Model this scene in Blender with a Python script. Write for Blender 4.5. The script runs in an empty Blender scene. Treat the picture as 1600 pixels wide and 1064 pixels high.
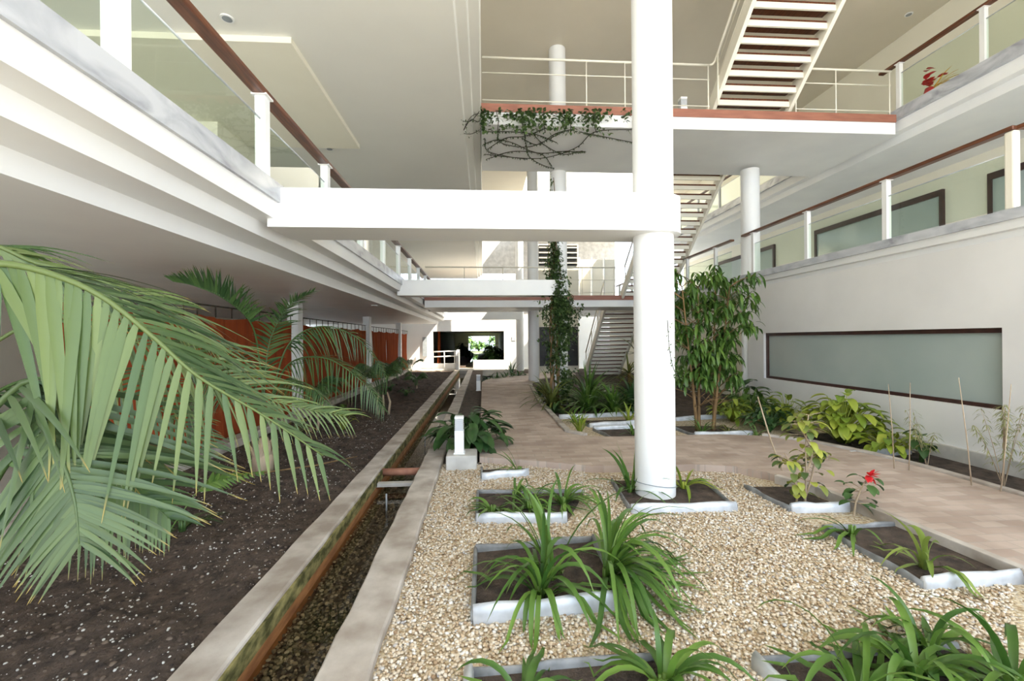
import bpy, math, random
import numpy as np
from mathutils import Vector, Matrix, noise
R = math.radians
C = bpy.context.scene.collection
sc = bpy.context.scene

# ------------------------------------------------------------------ camera, world, sun, exposure
F_PX = 678.0
EYE = 1.6
YAW = math.atan(45 / 678)
ROLL = 0.008
cam_d = bpy.data.cameras.new('camera')
cam = bpy.data.objects.new('camera', cam_d)
C.objects.link(cam)
cam_d.sensor_width = 36
cam_d.lens = F_PX / 1600 * 36
cam_d.shift_y = -2 / 1600
cam_d.clip_start = 0.05
cam_d.clip_end = 500
cam.matrix_world = (Matrix.Translation((0, 0, EYE)) @ Matrix.Rotation(-YAW, 4, 'Z') @ Matrix.Rotation(R(90), 4, 'X')
                    @ Matrix.Rotation(-ROLL, 4, 'Z'))
sc.camera = cam
sc.view_settings.view_transform = 'Standard'
sc.view_settings.look = 'None'
sc.view_settings.gamma = 1.0
sc.view_settings.use_curve_mapping = False
sc.view_settings.exposure = 0.1
sc.cycles.max_bounces = 10
sc.cycles.diffuse_bounces = 6
sc.cycles.transparent_max_bounces = 16
sc.cycles.caustics_reflective = False
sc.cycles.caustics_refractive = False
sc.cycles.sample_clamp_indirect = 6.0

w = bpy.data.worlds.new('sky')
sc.world = w
w.use_nodes = True
bg = w.node_tree.nodes['Background']
bg.inputs['Color'].default_value = (0.75, 0.865, 1.0, 1)
bg.inputs['Strength'].default_value = 4.35

sun_d = bpy.data.lights.new('sun', 'SUN')
sun = bpy.data.objects.new('sun', sun_d)
C.objects.link(sun)
sun_d.energy = 24
sun_d.angle = R(0.6)
sun_d.color = (1.0, 0.88, 0.70)
sun.rotation_euler = Vector((-0.58, 0.32, -0.75)).to_track_quat('-Z', 'Y').to_euler()
sun.location = (10, 8, 20)


# ------------------------------------------------------------------ helpers
def ray(px, py):
    u, v = px - 800, 530 - py
    c, s = math.cos(ROLL), math.sin(ROLL)
    u, v = u * c + v * s, -u * s + v * c
    return Vector((math.sin(YAW) + math.cos(YAW) * u / F_PX, math.cos(YAW) - math.sin(YAW) * u / F_PX, v / F_PX))


def at(px, py, Y):
    d = ray(px, py)
    return Vector((0, 0, EYE)) + d * (Y / d.y)


def gnd(px, py, z=0.0):
    d = ray(px, py)
    p = Vector((0, 0, EYE)) + d * ((z - EYE) / d.z)
    return p


def tag(o, label=None, cat=None, group=None, kind=None):
    if label: o['label'] = label
    if cat: o['category'] = cat
    if group: o['group'] = group
    if kind: o['kind'] = kind
    return o


def empty(name, loc, rz=0.0):
    o = bpy.data.objects.new(name, None)
    C.objects.link(o)
    o.location = loc
    o.rotation_euler = (0, 0, rz)
    o.empty_display_size = 0.1
    return o


def thing(name, label, cat, loc=(0, 0, 0), rz=0.0, group=None):
    return tag(empty(name, loc, rz), label, cat, group)


def copy_tree(o, parent=None):
    c = o.copy()
    C.objects.link(c)
    if parent is not None: c.parent = parent
    for ch in list(o.children): copy_tree(ch, c)
    return c


class MB:
    def __init__(s):
        s.v = []; s.f = []; s.t = []; s.tip = []; s.mi = []

    def add(s, vs, fs, tint=0.5, tips=None, mi=0):
        b = len(s.v)
        s.v += [tuple(p) for p in vs]
        s.f += [tuple(i + b for i in f) for f in fs]
        s.t += [tint] * len(vs)
        s.tip += tips if tips else [0.0] * len(vs)
        s.mi += [mi] * len(fs)
        return s

    def box(s, a, b, mi=0):
        x0, y0, z0 = a; x1, y1, z1 = b
        return s.add([(x0, y0, z0), (x1, y0, z0), (x1, y1, z0), (x0, y1, z0), (x0, y0, z1), (x1, y0, z1), (x1, y1, z1), (x0, y1, z1)],
                     [(0, 3, 2, 1), (4, 5, 6, 7), (0, 1, 5, 4), (1, 2, 6, 5), (2, 3, 7, 6), (3, 0, 4, 7)], mi=mi)

    def bar(s, p, q, wd, ht, up=(0, 0, 1), mi=0):
        p, q = Vector(p), Vector(q)
        d = (q - p).normalized()
        up = Vector(up)
        sd = d.cross(up).normalized() * wd / 2
        u = sd.cross(d).normalized() * ht / 2
        vs = [p - sd - u, p + sd - u, p + sd + u, p - sd + u, q - sd - u, q + sd - u, q + sd + u, q - sd + u]
        return s.add(vs, [(0, 1, 2, 3), (7, 6, 5, 4), (0, 4, 5, 1), (1, 5, 6, 2), (2, 6, 7, 3), (3, 7, 4, 0)], mi=mi)

    def tube(s, pts, r, n=8, tint=0.5, mi=0, tips=None):
        pts = [Vector(p) for p in pts]
        rs = r if isinstance(r, (list, tuple)) else [r] * len(pts)
        vs = []; fs = []; tt = []
        prev = None
        for i, p in enumerate(pts):
            d = (pts[min(i + 1, len(pts) - 1)] - pts[max(i - 1, 0)])
            d = d.normalized() if d.length > 1e-9 else Vector((0, 0, 1))
            if prev is None:
                a = d.cross(Vector((0, 0, 1)))
                if a.length < 0.1: a = d.cross(Vector((1, 0, 0)))
            else:
                a = prev - d * prev.dot(d)
            a.normalize(); prev = a
            b = d.cross(a)
            for k in range(n):
                t = 2 * math.pi * k / n
                vs.append(p + (a * math.cos(t) + b * math.sin(t)) * rs[i])
                tt.append(tips[i] if tips else 0.0)
        for i in range(len(pts) - 1):
            for k in range(n):
                k2 = (k + 1) % n
                fs.append((i * n + k, i * n + k2, (i + 1) * n + k2, (i + 1) * n + k))
        fs.append(tuple(range(n - 1, -1, -1)))
        fs.append(tuple((len(pts) - 1) * n + k for k in range(n)))
        return s.add(vs, fs, tint, tt, mi)

    def cyl(s, c, r, z0, z1, n=40, r1=None, mi=0):
        return s.tube([(c[0], c[1], z0), (c[0], c[1], z1)], [r, r if r1 is None else r1], n, mi=mi)

    def prism_y(s, prof, y0, y1, mi=0):  # (x,z) outline swept along y
        n = len(prof)
        vs = [(x, y0, z) for x, z in prof] + [(x, y1, z) for x, z in prof]
        fs = [(i, (i + 1) % n, n + (i + 1) % n, n + i) for i in range(n)]
        fs += [tuple(range(n - 1, -1, -1)), tuple(range(n, 2 * n))]
        return s.add(vs, fs, mi=mi)

    def prism_z(s, poly, z0, z1, mi=0):
        n = len(poly)
        vs = [(x, y, z0) for x, y in poly] + [(x, y, z1) for x, y in poly]
        fs = [(i, (i + 1) % n, n + (i + 1) % n, n + i) for i in range(n)]
        fs += [tuple(range(n - 1, -1, -1)), tuple(range(n, 2 * n))]
        return s.add(vs, fs, mi=mi)

    def leaf(s, base, d, length, width, droop=0.5, segs=6, shape='lance', fold=0.25, tint=0.5, up=None, curl=0.0, zmin=None):
        """a leaf blade: a strip that starts along d and bends towards the ground"""
        p = Vector(base); d = Vector(d).normalized()
        upv = Vector(up) if up is not None else Vector((0, 0, 1))
        sd0 = d.cross(upv)
        if sd0.length < 0.05: sd0 = d.cross(Vector((0.3, 0.9, 0.1)))
        sd0.normalize()
        vs = []; tips = []
        st = length / segs
        for i in range(segs + 1):
            t = i / segs
            if shape == 'lance': wv = math.sin(math.pi * min(1, 0.08 + 0.92 * t)) ** 0.75
            elif shape == 'strap': wv = min(1, 0.55 + t * 1.5) * (1 - max(0, (t - 0.45) / 0.55) ** 1.8)
            elif shape == 'palm': wv = min(1, 0.45 + t * 4) * (1 - t ** 1.6) ** 0.9
            elif shape == 'oval': wv = math.sin(math.pi * t ** 0.8) ** 0.6 if 0 < t < 1 else 0.03
            else: wv = 1 - t ** 3
            wv = max(wv, 0.03) * width / 2
            sd = sd0
            nrm = sd.cross(d).normalized()
            vs += [p + sd * wv + nrm * wv * fold, p, p - sd * wv + nrm * wv * fold]
            tips += [t, t, t]
            if i < segs:
                d = (d + Vector((0, 0, -droop / segs)) + sd0 * (curl / segs)).normalized()
                p = p + d * st
                if zmin is not None:
                    zf = zmin(p)
                    if p.z < zf: p.z = zf; d.z = max(d.z, -0.35)
                sd0 = (sd0 - d * sd0.dot(d)).normalized()
        fs = []
        for i in range(segs):
            a = i * 3
            fs += [(a, a + 1, a + 4, a + 3), (a + 1, a + 2, a + 5, a + 4)]
        return s.add(vs, fs, tint, tips)

    def build(s, name, mats, parent=None, smooth=False):
        me = bpy.data.meshes.new(name)
        me.from_pydata(s.v, [], s.f)
        a = me.attributes.new('tint', 'FLOAT', 'POINT'); a.data.foreach_set('value', s.t)
        a = me.attributes.new('tip', 'FLOAT', 'POINT'); a.data.foreach_set('value', s.tip)
        if not isinstance(mats, (list, tuple)): mats = [mats]
        for m in mats: me.materials.append(m)
        if any(s.mi): me.polygons.foreach_set('material_index', s.mi)
        if smooth: me.shade_smooth()
        me.update()
        o = bpy.data.objects.new(name, me)
        C.objects.link(o)
        if parent is not None: o.parent = parent
        return o


def bevel(o, wd=0.006, seg=2):
    m = o.modifiers.new('bevel', 'BEVEL')
    m.width = wd; m.segments = seg; m.limit_method = 'ANGLE'; m.angle_limit = R(40)
    return o


def round_edges(o, ang=35):
    o.data.shade_smooth()
    o.data.set_sharp_from_angle(angle=R(ang))
    return o


# ------------------------------------------------------------------ materials
def new_mat(name):
    m = bpy.data.materials.new(name)
    m.use_nodes = True
    nt = m.node_tree
    return m, nt, nt.nodes['Principled BSDF'], nt.nodes['Material Output']


def N(nt, typ, **kw):
    n = nt.nodes.new(typ)
    for k, v in kw.items():
        if k in n.inputs: n.inputs[k].default_value = v
        else: setattr(n, k, v)
    return n


def ramp(nt, fac, stops):
    n = nt.nodes.new('ShaderNodeValToRGB')
    e = n.color_ramp.elements
    while len(e) < len(stops): e.new(0.5)
    for el, (p, c) in zip(e, stops):
        el.position = p; el.color = (c[0], c[1], c[2], 1)
    nt.links.new(fac, n.inputs[0])
    return n.outputs[0]


def coords(nt, scale=(1, 1, 1)):
    tc = nt.nodes.new('ShaderNodeTexCoord')
    mp = nt.nodes.new('ShaderNodeMapping')
    mp.inputs['Scale'].default_value = scale
    nt.links.new(tc.outputs['Object'], mp.inputs[0])
    return mp.outputs[0]


def bump(nt, h, bs, strength=0.3, dist=0.01):
    b = nt.nodes.new('ShaderNodeBump')
    b.inputs['Strength'].default_value = strength
    b.inputs['Distance'].default_value = dist
    nt.links.new(h, b.inputs['Height'])
    nt.links.new(b.outputs[0], bs.inputs['Normal'])


def mat_noise(name, c1, c2, scale=3.0, rough=0.6, detail=6, stretch=(1, 1, 1), bmp=0.0, bdist=0.01, lo=0.35, hi=0.65, metal=0.0, bscale=None):
    m, nt, bs, out = new_mat(name)
    co = coords(nt, stretch)
    n = N(nt, 'ShaderNodeTexNoise', Scale=scale, Detail=detail)
    nt.links.new(co, n.inputs['Vector'])
    col = ramp(nt, n.outputs['Fac'], [(lo, c1), (hi, c2)])
    nt.links.new(col, bs.inputs['Base Color'])
    bs.inputs['Roughness'].default_value = rough
    bs.inputs['Metallic'].default_value = metal
    if bmp:
        n2 = N(nt, 'ShaderNodeTexNoise', Scale=bscale or scale * 6, Detail=8)
        nt.links.new(co, n2.inputs['Vector'])
        bump(nt, n2.outputs['Fac'], bs, bmp, bdist)
    return m


WHITE = mat_noise('white_paint', (0.80, 0.81, 0.82), (0.85, 0.86, 0.86), 1.5, 0.45)
CEIL = mat_noise('ceiling_paint', (0.78, 0.775, 0.735), (0.82, 0.815, 0.77), 0.6, 0.6)
CEIL_TOP = mat_noise('beige_ceiling_paint', (0.68, 0.635, 0.54), (0.73, 0.68, 0.58), 0.6, 0.7)
RENDER = mat_noise('white_render', (0.72, 0.715, 0.71), (0.77, 0.765, 0.76), 1.2, 0.7, bmp=0.08, bscale=120, bdist=0.004)
CREAM = mat_noise('cream_paint', (0.83, 0.80, 0.68), (0.87, 0.84, 0.72), 0.8, 0.6)
CREAM_METAL = mat_noise('cream_metal', (0.80, 0.77, 0.66), (0.85, 0.82, 0.72), 2, 0.4)
WOOD = mat_noise('red_brown_wood', (0.075, 0.024, 0.011), (0.17, 0.06, 0.026), 5, 0.35, stretch=(8, 0.7, 8))
DARKWOOD = mat_noise('dark_wood_frame', (0.035, 0.014, 0.012), (0.06, 0.025, 0.02), 8, 0.4)
TERRA = mat_noise('terracotta_paint', (0.27, 0.105, 0.070), (0.36, 0.145, 0.095), 4, 0.5, stretch=(0.6, 4, 4))
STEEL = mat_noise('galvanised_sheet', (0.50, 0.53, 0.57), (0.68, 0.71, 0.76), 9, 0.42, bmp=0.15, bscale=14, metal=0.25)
STEEL_DULL = mat_noise('dull_sheet', (0.15, 0.155, 0.16), (0.29, 0.30, 0.31), 9, 0.6, bmp=0.2, bscale=14)  # darker grey version of the edging sheet, mostly for side and back strips
CONC = mat_noise('worn_concrete', (0.31, 0.265, 0.225), (0.56, 0.52, 0.475), 3.5, 0.85, detail=10, bmp=0.35, bscale=45, bdist=0.006)
CONC_PALE = mat_noise('pale_concrete', (0.42, 0.41, 0.39), (0.56, 0.55, 0.52), 4, 0.85, bmp=0.3, bscale=40, bdist=0.006)
SOIL = mat_noise('dark_soil', (0.026, 0.018, 0.014), (0.115, 0.082, 0.062), 9, 0.95, detail=12, bmp=0.9, bscale=38, bdist=0.03, lo=0.3, hi=0.75)
BARK = mat_noise('pale_bark', (0.28, 0.20, 0.13), (0.50, 0.40, 0.28), 12, 0.9, stretch=(1, 1, 0.2), bmp=0.5)
BROWN_BARK = mat_noise('brown_bark', (0.13, 0.075, 0.03), (0.26, 0.16, 0.07), 12, 0.9, stretch=(1, 1, 0.3), bmp=0.5)
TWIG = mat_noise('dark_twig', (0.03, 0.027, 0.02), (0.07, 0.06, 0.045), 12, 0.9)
FLOORM = mat_noise('pale_floor_tile', (0.55, 0.53, 0.48), (0.62, 0.60, 0.55), 2, 0.35)
MOSS = mat_noise('mossy_liner', (0.05, 0.05, 0.008), (0.34, 0.30, 0.12), 6, 0.8, stretch=(1, 1.6, 3), lo=0.4, hi=0.7, bmp=0.4)
RUST = mat_noise('rusty_liner', (0.22, 0.085, 0.03), (0.42, 0.19, 0.07), 5, 0.7, stretch=(1, 1, 4), bmp=0.2)
BRICKRED = mat_noise('terracotta_pipe', (0.22, 0.09, 0.06), (0.36, 0.17, 0.11), 6, 0.7)
BLACK = mat_noise('black_louvre', (0.012, 0.012, 0.012), (0.03, 0.03, 0.03), 5, 0.4)
GREYBOX = mat_noise('grey_metal', (0.22, 0.25, 0.28), (0.30, 0.33, 0.36), 5, 0.45)
LAMPGLASS = mat_noise('grey_lamp_lens', (0.50, 0.52, 0.55), (0.62, 0.64, 0.67), 3, 0.25)
REDPET = mat_noise('red_bract', (0.55, 0.012, 0.02), (0.75, 0.03, 0.035), 9, 0.5)
YELLOWPET = mat_noise('yellow_petal', (0.75, 0.42, 0.04), (0.85, 0.55, 0.08), 9, 0.5)
PEBBLEW = mat_noise('white_grain', (0.38, 0.37, 0.34), (0.68, 0.67, 0.64), 30, 0.7)


def mk_marble():
    m, nt, bs, out = new_mat('grey_veined_marble')
    co = coords(nt, (1, 1, 2.5))
    n = N(nt, 'ShaderNodeTexNoise', Scale=1.6, Detail=10, Distortion=1.6)
    nt.links.new(co, n.inputs['Vector'])
    col = ramp(nt, n.outputs['Fac'], [(0.30, (0.30, 0.31, 0.35)), (0.46, (0.46, 0.48, 0.52)), (0.62, (0.58, 0.60, 0.635))])
    br = N(nt, 'ShaderNodeTexBrick', Scale=1.0)
    tc2 = nt.nodes.new('ShaderNodeTexCoord')
    sep = nt.nodes.new('ShaderNodeSeparateXYZ'); com = nt.nodes.new('ShaderNodeCombineXYZ')
    nt.links.new(tc2.outputs['Object'], sep.inputs[0])
    nt.links.new(sep.outputs['Y'], com.inputs['X'])
    br.inputs['Brick Width'].default_value = 0.6; br.inputs['Row Height'].default_value = 5
    br.inputs['Mortar Size'].default_value = 0.0
    br.inputs['Color1'].default_value = (0.92, 0.92, 0.93, 1); br.inputs['Color2'].default_value = (1, 1, 1, 1)
    nt.links.new(com.outputs[0], br.inputs['Vector'])
    mx = N(nt, 'ShaderNodeMix', data_type='RGBA', blend_type='MULTIPLY')
    mx.inputs[0].default_value = 1
    nt.links.new(col, mx.inputs[6]); nt.links.new(br.outputs[0], mx.inputs[7])
    nt.links.new(mx.outputs[2], bs.inputs['Base Color'])
    bs.inputs['Roughness'].default_value = 0.25
    return m


MARBLE = mk_marble()


def mk_glass(name, tint, refl=0.9):
    m, nt, bs, out = new_mat(name)
    nt.nodes.remove(bs)
    tr = N(nt, 'ShaderNodeBsdfTransparent', Color=(*tint, 1))
    gl = N(nt, 'ShaderNodeBsdfGlossy', Roughness=0.02)
    gl.inputs['Color'].default_value = (refl, refl, refl, 1)
    fr = N(nt, 'ShaderNodeFresnel', IOR=1.5)
    mx = nt.nodes.new('ShaderNodeMixShader')
    ge = nt.nodes.new('ShaderNodeNewGeometry')
    fm = N(nt, 'ShaderNodeMath', operation='MULTIPLY'); fi = N(nt, 'ShaderNodeMath', operation='SUBTRACT')
    fi.inputs[0].default_value = 1.0
    nt.links.new(ge.outputs['Backfacing'], fi.inputs[1])
    nt.links.new(fr.outputs[0], fm.inputs[0]); nt.links.new(fi.outputs[0], fm.inputs[1])
    nt.links.new(fm.outputs[0], mx.inputs[0]); nt.links.new(tr.outputs[0], mx.inputs[1]); nt.links.new(gl.outputs[0], mx.inputs[2])
    nt.links.new(mx.outputs[0], out.inputs[0])
    return m


GLASS = mk_glass('rail_glass', (0.91, 0.95, 0.91))
WATER = mk_glass('channel_water', (0.66, 0.60, 0.48), 1.0)


def mk_blind():
    m, nt, bs, out = new_mat('frosted_window_glass')
    co = coords(nt)
    n = N(nt, 'ShaderNodeTexNoise', Scale=0.9, Detail=3)
    nt.links.new(co, n.inputs['Vector'])
    nt.links.new(ramp(nt, n.outputs['Fac'], [(0.3, (0.34, 0.41, 0.395)), (0.7, (0.42, 0.48, 0.46))]), bs.inputs['Base Color'])
    bs.inputs['Roughness'].default_value = 0.12
    return m


BLIND = mk_blind()


def mk_leaf(name, c1, c2, tipc=None, tip0=0.8, rough=0.38, trans=0.25):
    m, nt, bs, out = new_mat(name)
    at_ = N(nt, 'ShaderNodeAttribute', attribute_name='tint')
    col = ramp(nt, at_.outputs['Fac'], [(0.0, c1), (1.0, c2)])
    if tipc:
        tp = N(nt, 'ShaderNodeAttribute', attribute_name='tip')
        f = ramp(nt, tp.outputs['Fac'], [(tip0, (0, 0, 0)), (min(1, tip0 + 0.18), (1, 1, 1))])
        mx = N(nt, 'ShaderNodeMix', data_type='RGBA')
        nt.links.new(f, mx.inputs[0]); nt.links.new(col, mx.inputs[6]); mx.inputs[7].default_value = (*tipc, 1)
        col = mx.outputs[2]
    nt.links.new(col, bs.inputs['Base Color'])
    bs.inputs['Roughness'].default_value = rough
    tl = nt.nodes.new('ShaderNodeBsdfTranslucent')
    nt.links.new(col, tl.inputs['Color'])
    ms = nt.nodes.new('ShaderNodeMixShader')
    ms.inputs[0].default_value = trans
    nt.links.new(bs.outputs[0], ms.inputs[1]); nt.links.new(tl.outputs[0], ms.inputs[2])
    nt.links.new(ms.outputs[0], out.inputs[0])
    return m


PALMMID = mk_leaf('grey_green_palm_leaf', (0.035, 0.072, 0.028), (0.095, 0.15, 0.055), (0.40, 0.28, 0.06), 0.86)
PALM = mk_leaf('palm_leaf', (0.055, 0.105, 0.028), (0.15, 0.205, 0.062), (0.42, 0.30, 0.07), 0.86)
PALMDARK = mk_leaf('dark_palm_leaf', (0.030, 0.075, 0.025), (0.085, 0.16, 0.045), (0.25, 0.2, 0.05), 0.9)
STRAP = mk_leaf('strap_leaf', (0.050, 0.125, 0.022), (0.15, 0.27, 0.045), (0.2, 0.25, 0.06), 0.9)
GREEN = mk_leaf('mid_green_leaf', (0.045, 0.11, 0.02), (0.13, 0.235, 0.04))
DEEP = mk_leaf('deep_green_leaf', (0.025, 0.075, 0.022), (0.07, 0.15, 0.04))
LIME = mk_leaf('yellow_green_leaf', (0.15, 0.25, 0.025), (0.38, 0.44, 0.055))
OLIVE = mk_leaf('olive_leaf', (0.10, 0.13, 0.03), (0.24, 0.25, 0.06))
VINE = mk_leaf('vine_leaf', (0.03, 0.07, 0.022), (0.12, 0.19, 0.06))
WISP = mk_leaf('wispy_leaf', (0.25, 0.27, 0.11), (0.42, 0.42, 0.2), trans=0.4)


def mk_cloth():
    m, nt, bs, out = new_mat('orange_curtain_cloth')
    co = coords(nt, (1, 1, 0.2))
    n = N(nt, 'ShaderNodeTexNoise', Scale=7, Detail=4)
    nt.links.new(co, n.inputs['Vector'])
    col = ramp(nt, n.outputs['Fac'], [(0.3, (0.30, 0.055, 0.014)), (0.7, (0.42, 0.088, 0.022))])
    nt.links.new(col, bs.inputs['Base Color'])
    bs.inputs['Roughness'].default_value = 0.85
    tl = nt.nodes.new('ShaderNodeBsdfTranslucent'); nt.links.new(col, tl.inputs['Color'])
    ms = nt.nodes.new('ShaderNodeMixShader'); ms.inputs[0].default_value = 0.4
    nt.links.new(bs.outputs[0], ms.inputs[1]); nt.links.new(tl.outputs[0], ms.inputs[2])
    nt.links.new(ms.outputs[0], out.inputs[0])
    return m


CLOTH = mk_cloth()


def mk_island(name, stops, rough=0.75):
    m, nt, bs, out = new_mat(name)
    g = nt.nodes.new('ShaderNodeNewGeometry')
    nt.links.new(ramp(nt, g.outputs['Random Per Island'], stops), bs.inputs['Base Color'])
    bs.inputs['Roughness'].default_value = rough
    return m


GRAVELP = mk_island('gravel_stone', [(0.0, (0.26, 0.17, 0.10)), (0.15, (0.48, 0.36, 0.23)), (0.5, (0.60, 0.50, 0.375)), (0.8, (0.70, 0.63, 0.53)),
                                     (0.93, (0.78, 0.76, 0.72)), (1.0, (0.36, 0.34, 0.34))])
BEDP = mk_island('channel_stone', [(0.0, (0.05, 0.045, 0.035)), (0.4, (0.14, 0.12, 0.09)), (0.75, (0.26, 0.22, 0.16)), (1.0, (0.48, 0.44, 0.36))])
CLOD = mk_island('soil_clod', [(0.0, (0.026, 0.018, 0.014)), (0.7, (0.095, 0.067, 0.05)), (1.0, (0.17, 0.13, 0.10))], 0.95)


def mk_gravel_base():
    m, nt, bs, out = new_mat('gravel_bed')
    co = coords(nt)
    v = N(nt, 'ShaderNodeTexVoronoi', Scale=62)
    nt.links.new(co, v.inputs['Vector'])
    sep = nt.nodes.new('ShaderNodeSeparateColor'); nt.links.new(v.outputs['Color'], sep.inputs[0])
    col = ramp(nt, sep.outputs[0], [(0.0, (0.26, 0.17, 0.09)), (0.4, (0.52, 0.42, 0.27)), (0.85, (0.68, 0.60, 0.47)), (1.0, (0.36, 0.33, 0.3))])
    nt.links.new(col, bs.inputs['Base Color'])
    bs.inputs['Roughness'].default_value = 0.85
    inv = N(nt, 'ShaderNodeMath', operation='SUBTRACT'); inv.inputs[0].default_value = 1
    nt.links.new(v.outputs['Distance'], inv.inputs[1])
    bump(nt, inv.outputs[0], bs, 0.8, 0.012)
    return m


GRAVELB = mk_gravel_base()


def mk_brick():
    m, nt, bs, out = new_mat('brick_paving')
    co = coords(nt)
    br = N(nt, 'ShaderNodeTexBrick', Scale=1.0)
    br.inputs['Brick Width'].default_value = 0.22; br.inputs['Row Height'].default_value = 0.11
    br.inputs['Mortar Size'].default_value = 0.006; br.inputs['Mortar Smooth'].default_value = 0.5
    br.inputs['Color1'].default_value = (0.43, 0.335, 0.28, 1); br.inputs['Color2'].default_value = (0.55, 0.455, 0.395, 1)
    br.inputs['Mortar'].default_value = (0.42, 0.365, 0.32, 1)
    nt.links.new(co, br.inputs['Vector'])
    n = N(nt, 'ShaderNodeTexNoise', Scale=1.7, Detail=6)
    nt.links.new(co, n.inputs['Vector'])
    st = ramp(nt, n.outputs['Fac'], [(0.35, (0.74, 0.71, 0.68)), (0.6, (1, 1, 1)), (0.75, (1.0, 0.98, 0.93))])
    mx = N(nt, 'ShaderNodeMix', data_type='RGBA', blend_type='MULTIPLY'); mx.inputs[0].default_value = 1
    nt.links.new(br.outputs[0], mx.inputs[6]); nt.links.new(st, mx.inputs[7])
    nt.links.new(mx.outputs[2], bs.inputs['Base Color'])
    bs.inputs['Roughness'].default_value = 0.8
    inv = N(nt, 'ShaderNodeMath', operation='SUBTRACT'); inv.inputs[0].default_value = 1
    nt.links.new(br.outputs['Fac'], inv.inputs[1])
    bump(nt, inv.outputs[0], bs, 0.3, 0.004)
    return m


BRICK = mk_brick()


def struct(name, mb, m, label=None):
    o = mb.build(name, m)
    o['kind'] = 'structure'
    if label: o['label'] = label
    return o


def box_s(name, a, b, m): return struct(name, MB().box(a, b), m)


# ------------------------------------------------------------------ the building shell
box_s('floor', (-40, -40, -0.62), (40, 60, -0.6), CONC_PALE)
# courtyard paving behind the photographer, and the terrace under the left wing
box_s('floor_courtyard', (-30, -30, -0.3), (30, -0.2, -0.02), CONC_PALE)
box_s('floor_left', (-12, -0.2, -0.3), (-3.95, 24, 0.0), FLOORM)
box_s('floor_end', (-12, 22.6, -0.3), (9, 30, 0.02), FLOORM)
box_s('floor_right', (6.1, -0.2, -0.3), (14, 22.6, 0.0), FLOORM)

# left wing, first floor slab with stepped edge
prof = [(-12, 2.436), (-2.358, 2.436), (-2.341, 2.568), (-2.077, 2.586), (-2.05, 2.709), (-1.892, 2.718), (-1.857, 2.858), (-12, 2.858)]
struct('ceiling_left_lower', MB().prism_y(prof, -8, 23), WHITE)
struct('trim_1', MB().box((-1.901, -8, 2.858), (-1.830, 23, 3.026)), MARBLE)
# left wing, second floor slab reaching over the channel
prof = [(-12, 5.52), (-0.32, 5.52), (-0.30, 5.60), (-0.17, 5.61), (-0.15, 5.70), (-0.02, 5.71), (0.0, 6.0), (-12, 6.0)]
struct('ceiling_left_upper', MB().prism_y(prof, -4, 28), CEIL)
struct('trim_2', MB().box((-7.5, 5.77, 5.44), (-2.44, 8.88, 5.53)), CREAM)
struct('ceiling_left_top', MB().box((-12, -4, 8.52), (1.9, 28, 8.9)), CEIL_TOP)
# roof over the atrium with a light well near the far end
r_ = MB().box((1.9, -4, 8.75), (12, 18.2, 9.05))
r_.box((1.9, 23.6, 8.75), (12, 31, 9.05)).box((8.3, 18.2, 8.75), (12, 23.6, 9.05))
struct('ceiling_atrium', r_, CEIL_TOP)
box_s('wall_light_well', (-12, 23.6, 8.9), (12, 23.8, 12.5), CREAM)
# back walls of the left wing, with the lower storey open to the terrace
box_s('wall_left_middle', (-9.3, -8, 2.8), (-9.1, 28, 5.52), CREAM)
box_s('wall_left_top', (-6.2, -4, 6.0), (-6.0, 28, 8.52), CREAM)
box_s('wall_left_lower', (-9.3, 0.5, -0.3), (-9.1, 23, 2.43), CREAM)

# right wing: garden wall with the long window
WX = 6.05
m_ = MB().box((WX, 2.0, -0.3), (WX + 0.25, 4.68, 2.72)).box((WX, 9.0, -0.3), (WX + 0.25, 9.55, 2.72))
m_.box((WX, 4.68, -0.3), (WX + 0.25, 9.0, 0.72)).box((WX, 4.68, 1.69), (WX + 0.25, 9.0, 2.72))
struct('wall_right', m_, RENDER)
struct('baseboard_right', MB().box((WX - 0.06, 2.0, -0.3), (WX, 9.55, 0.17)), CONC_PALE)
struct('wall_right_far', MB().box((6.7, 9.55, -0.3), (6.9, 22.6, 2.72)), CREAM)
w1 = MB().box((WX + 0.05, 4.68, 0.72), (WX + 0.12, 9.0, 0.77)).box((WX + 0.05, 4.68, 1.63), (WX + 0.12, 9.0, 1.69))
w1.box((WX + 0.05, 4.68, 0.77), (WX + 0.12, 4.72, 1.63)).box((WX + 0.05, 8.95, 0.77), (WX + 0.12, 9.0, 1.63))
w1 = struct('window_1', w1, DARKWOOD)
MB().box((WX + 0.09, 4.72, 0.77), (WX + 0.10, 8.95, 1.63)).build('pane', BLIND, w1)
MB().box((WX + 0.11, 4.72, 0.75), (WX + 0.24, 8.95, 1.65)).build('backing', BLACK, w1)
# right first floor slab and its ledge
prof = [(14, 2.69), (WX + 0.05, 2.69), (WX + 0.02, 2.80), (WX - 0.04, 2.81), (WX - 0.06, 2.91), (14, 2.91)]
struct('ceiling_right_lower', MB().prism_y(prof, 2.0, 22.5), WHITE)
struct('trim_3', MB().box((WX - 0.10, 2.0, 2.91), (WX + 0.1, 22.5, 3.03)), MARBLE)
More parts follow.
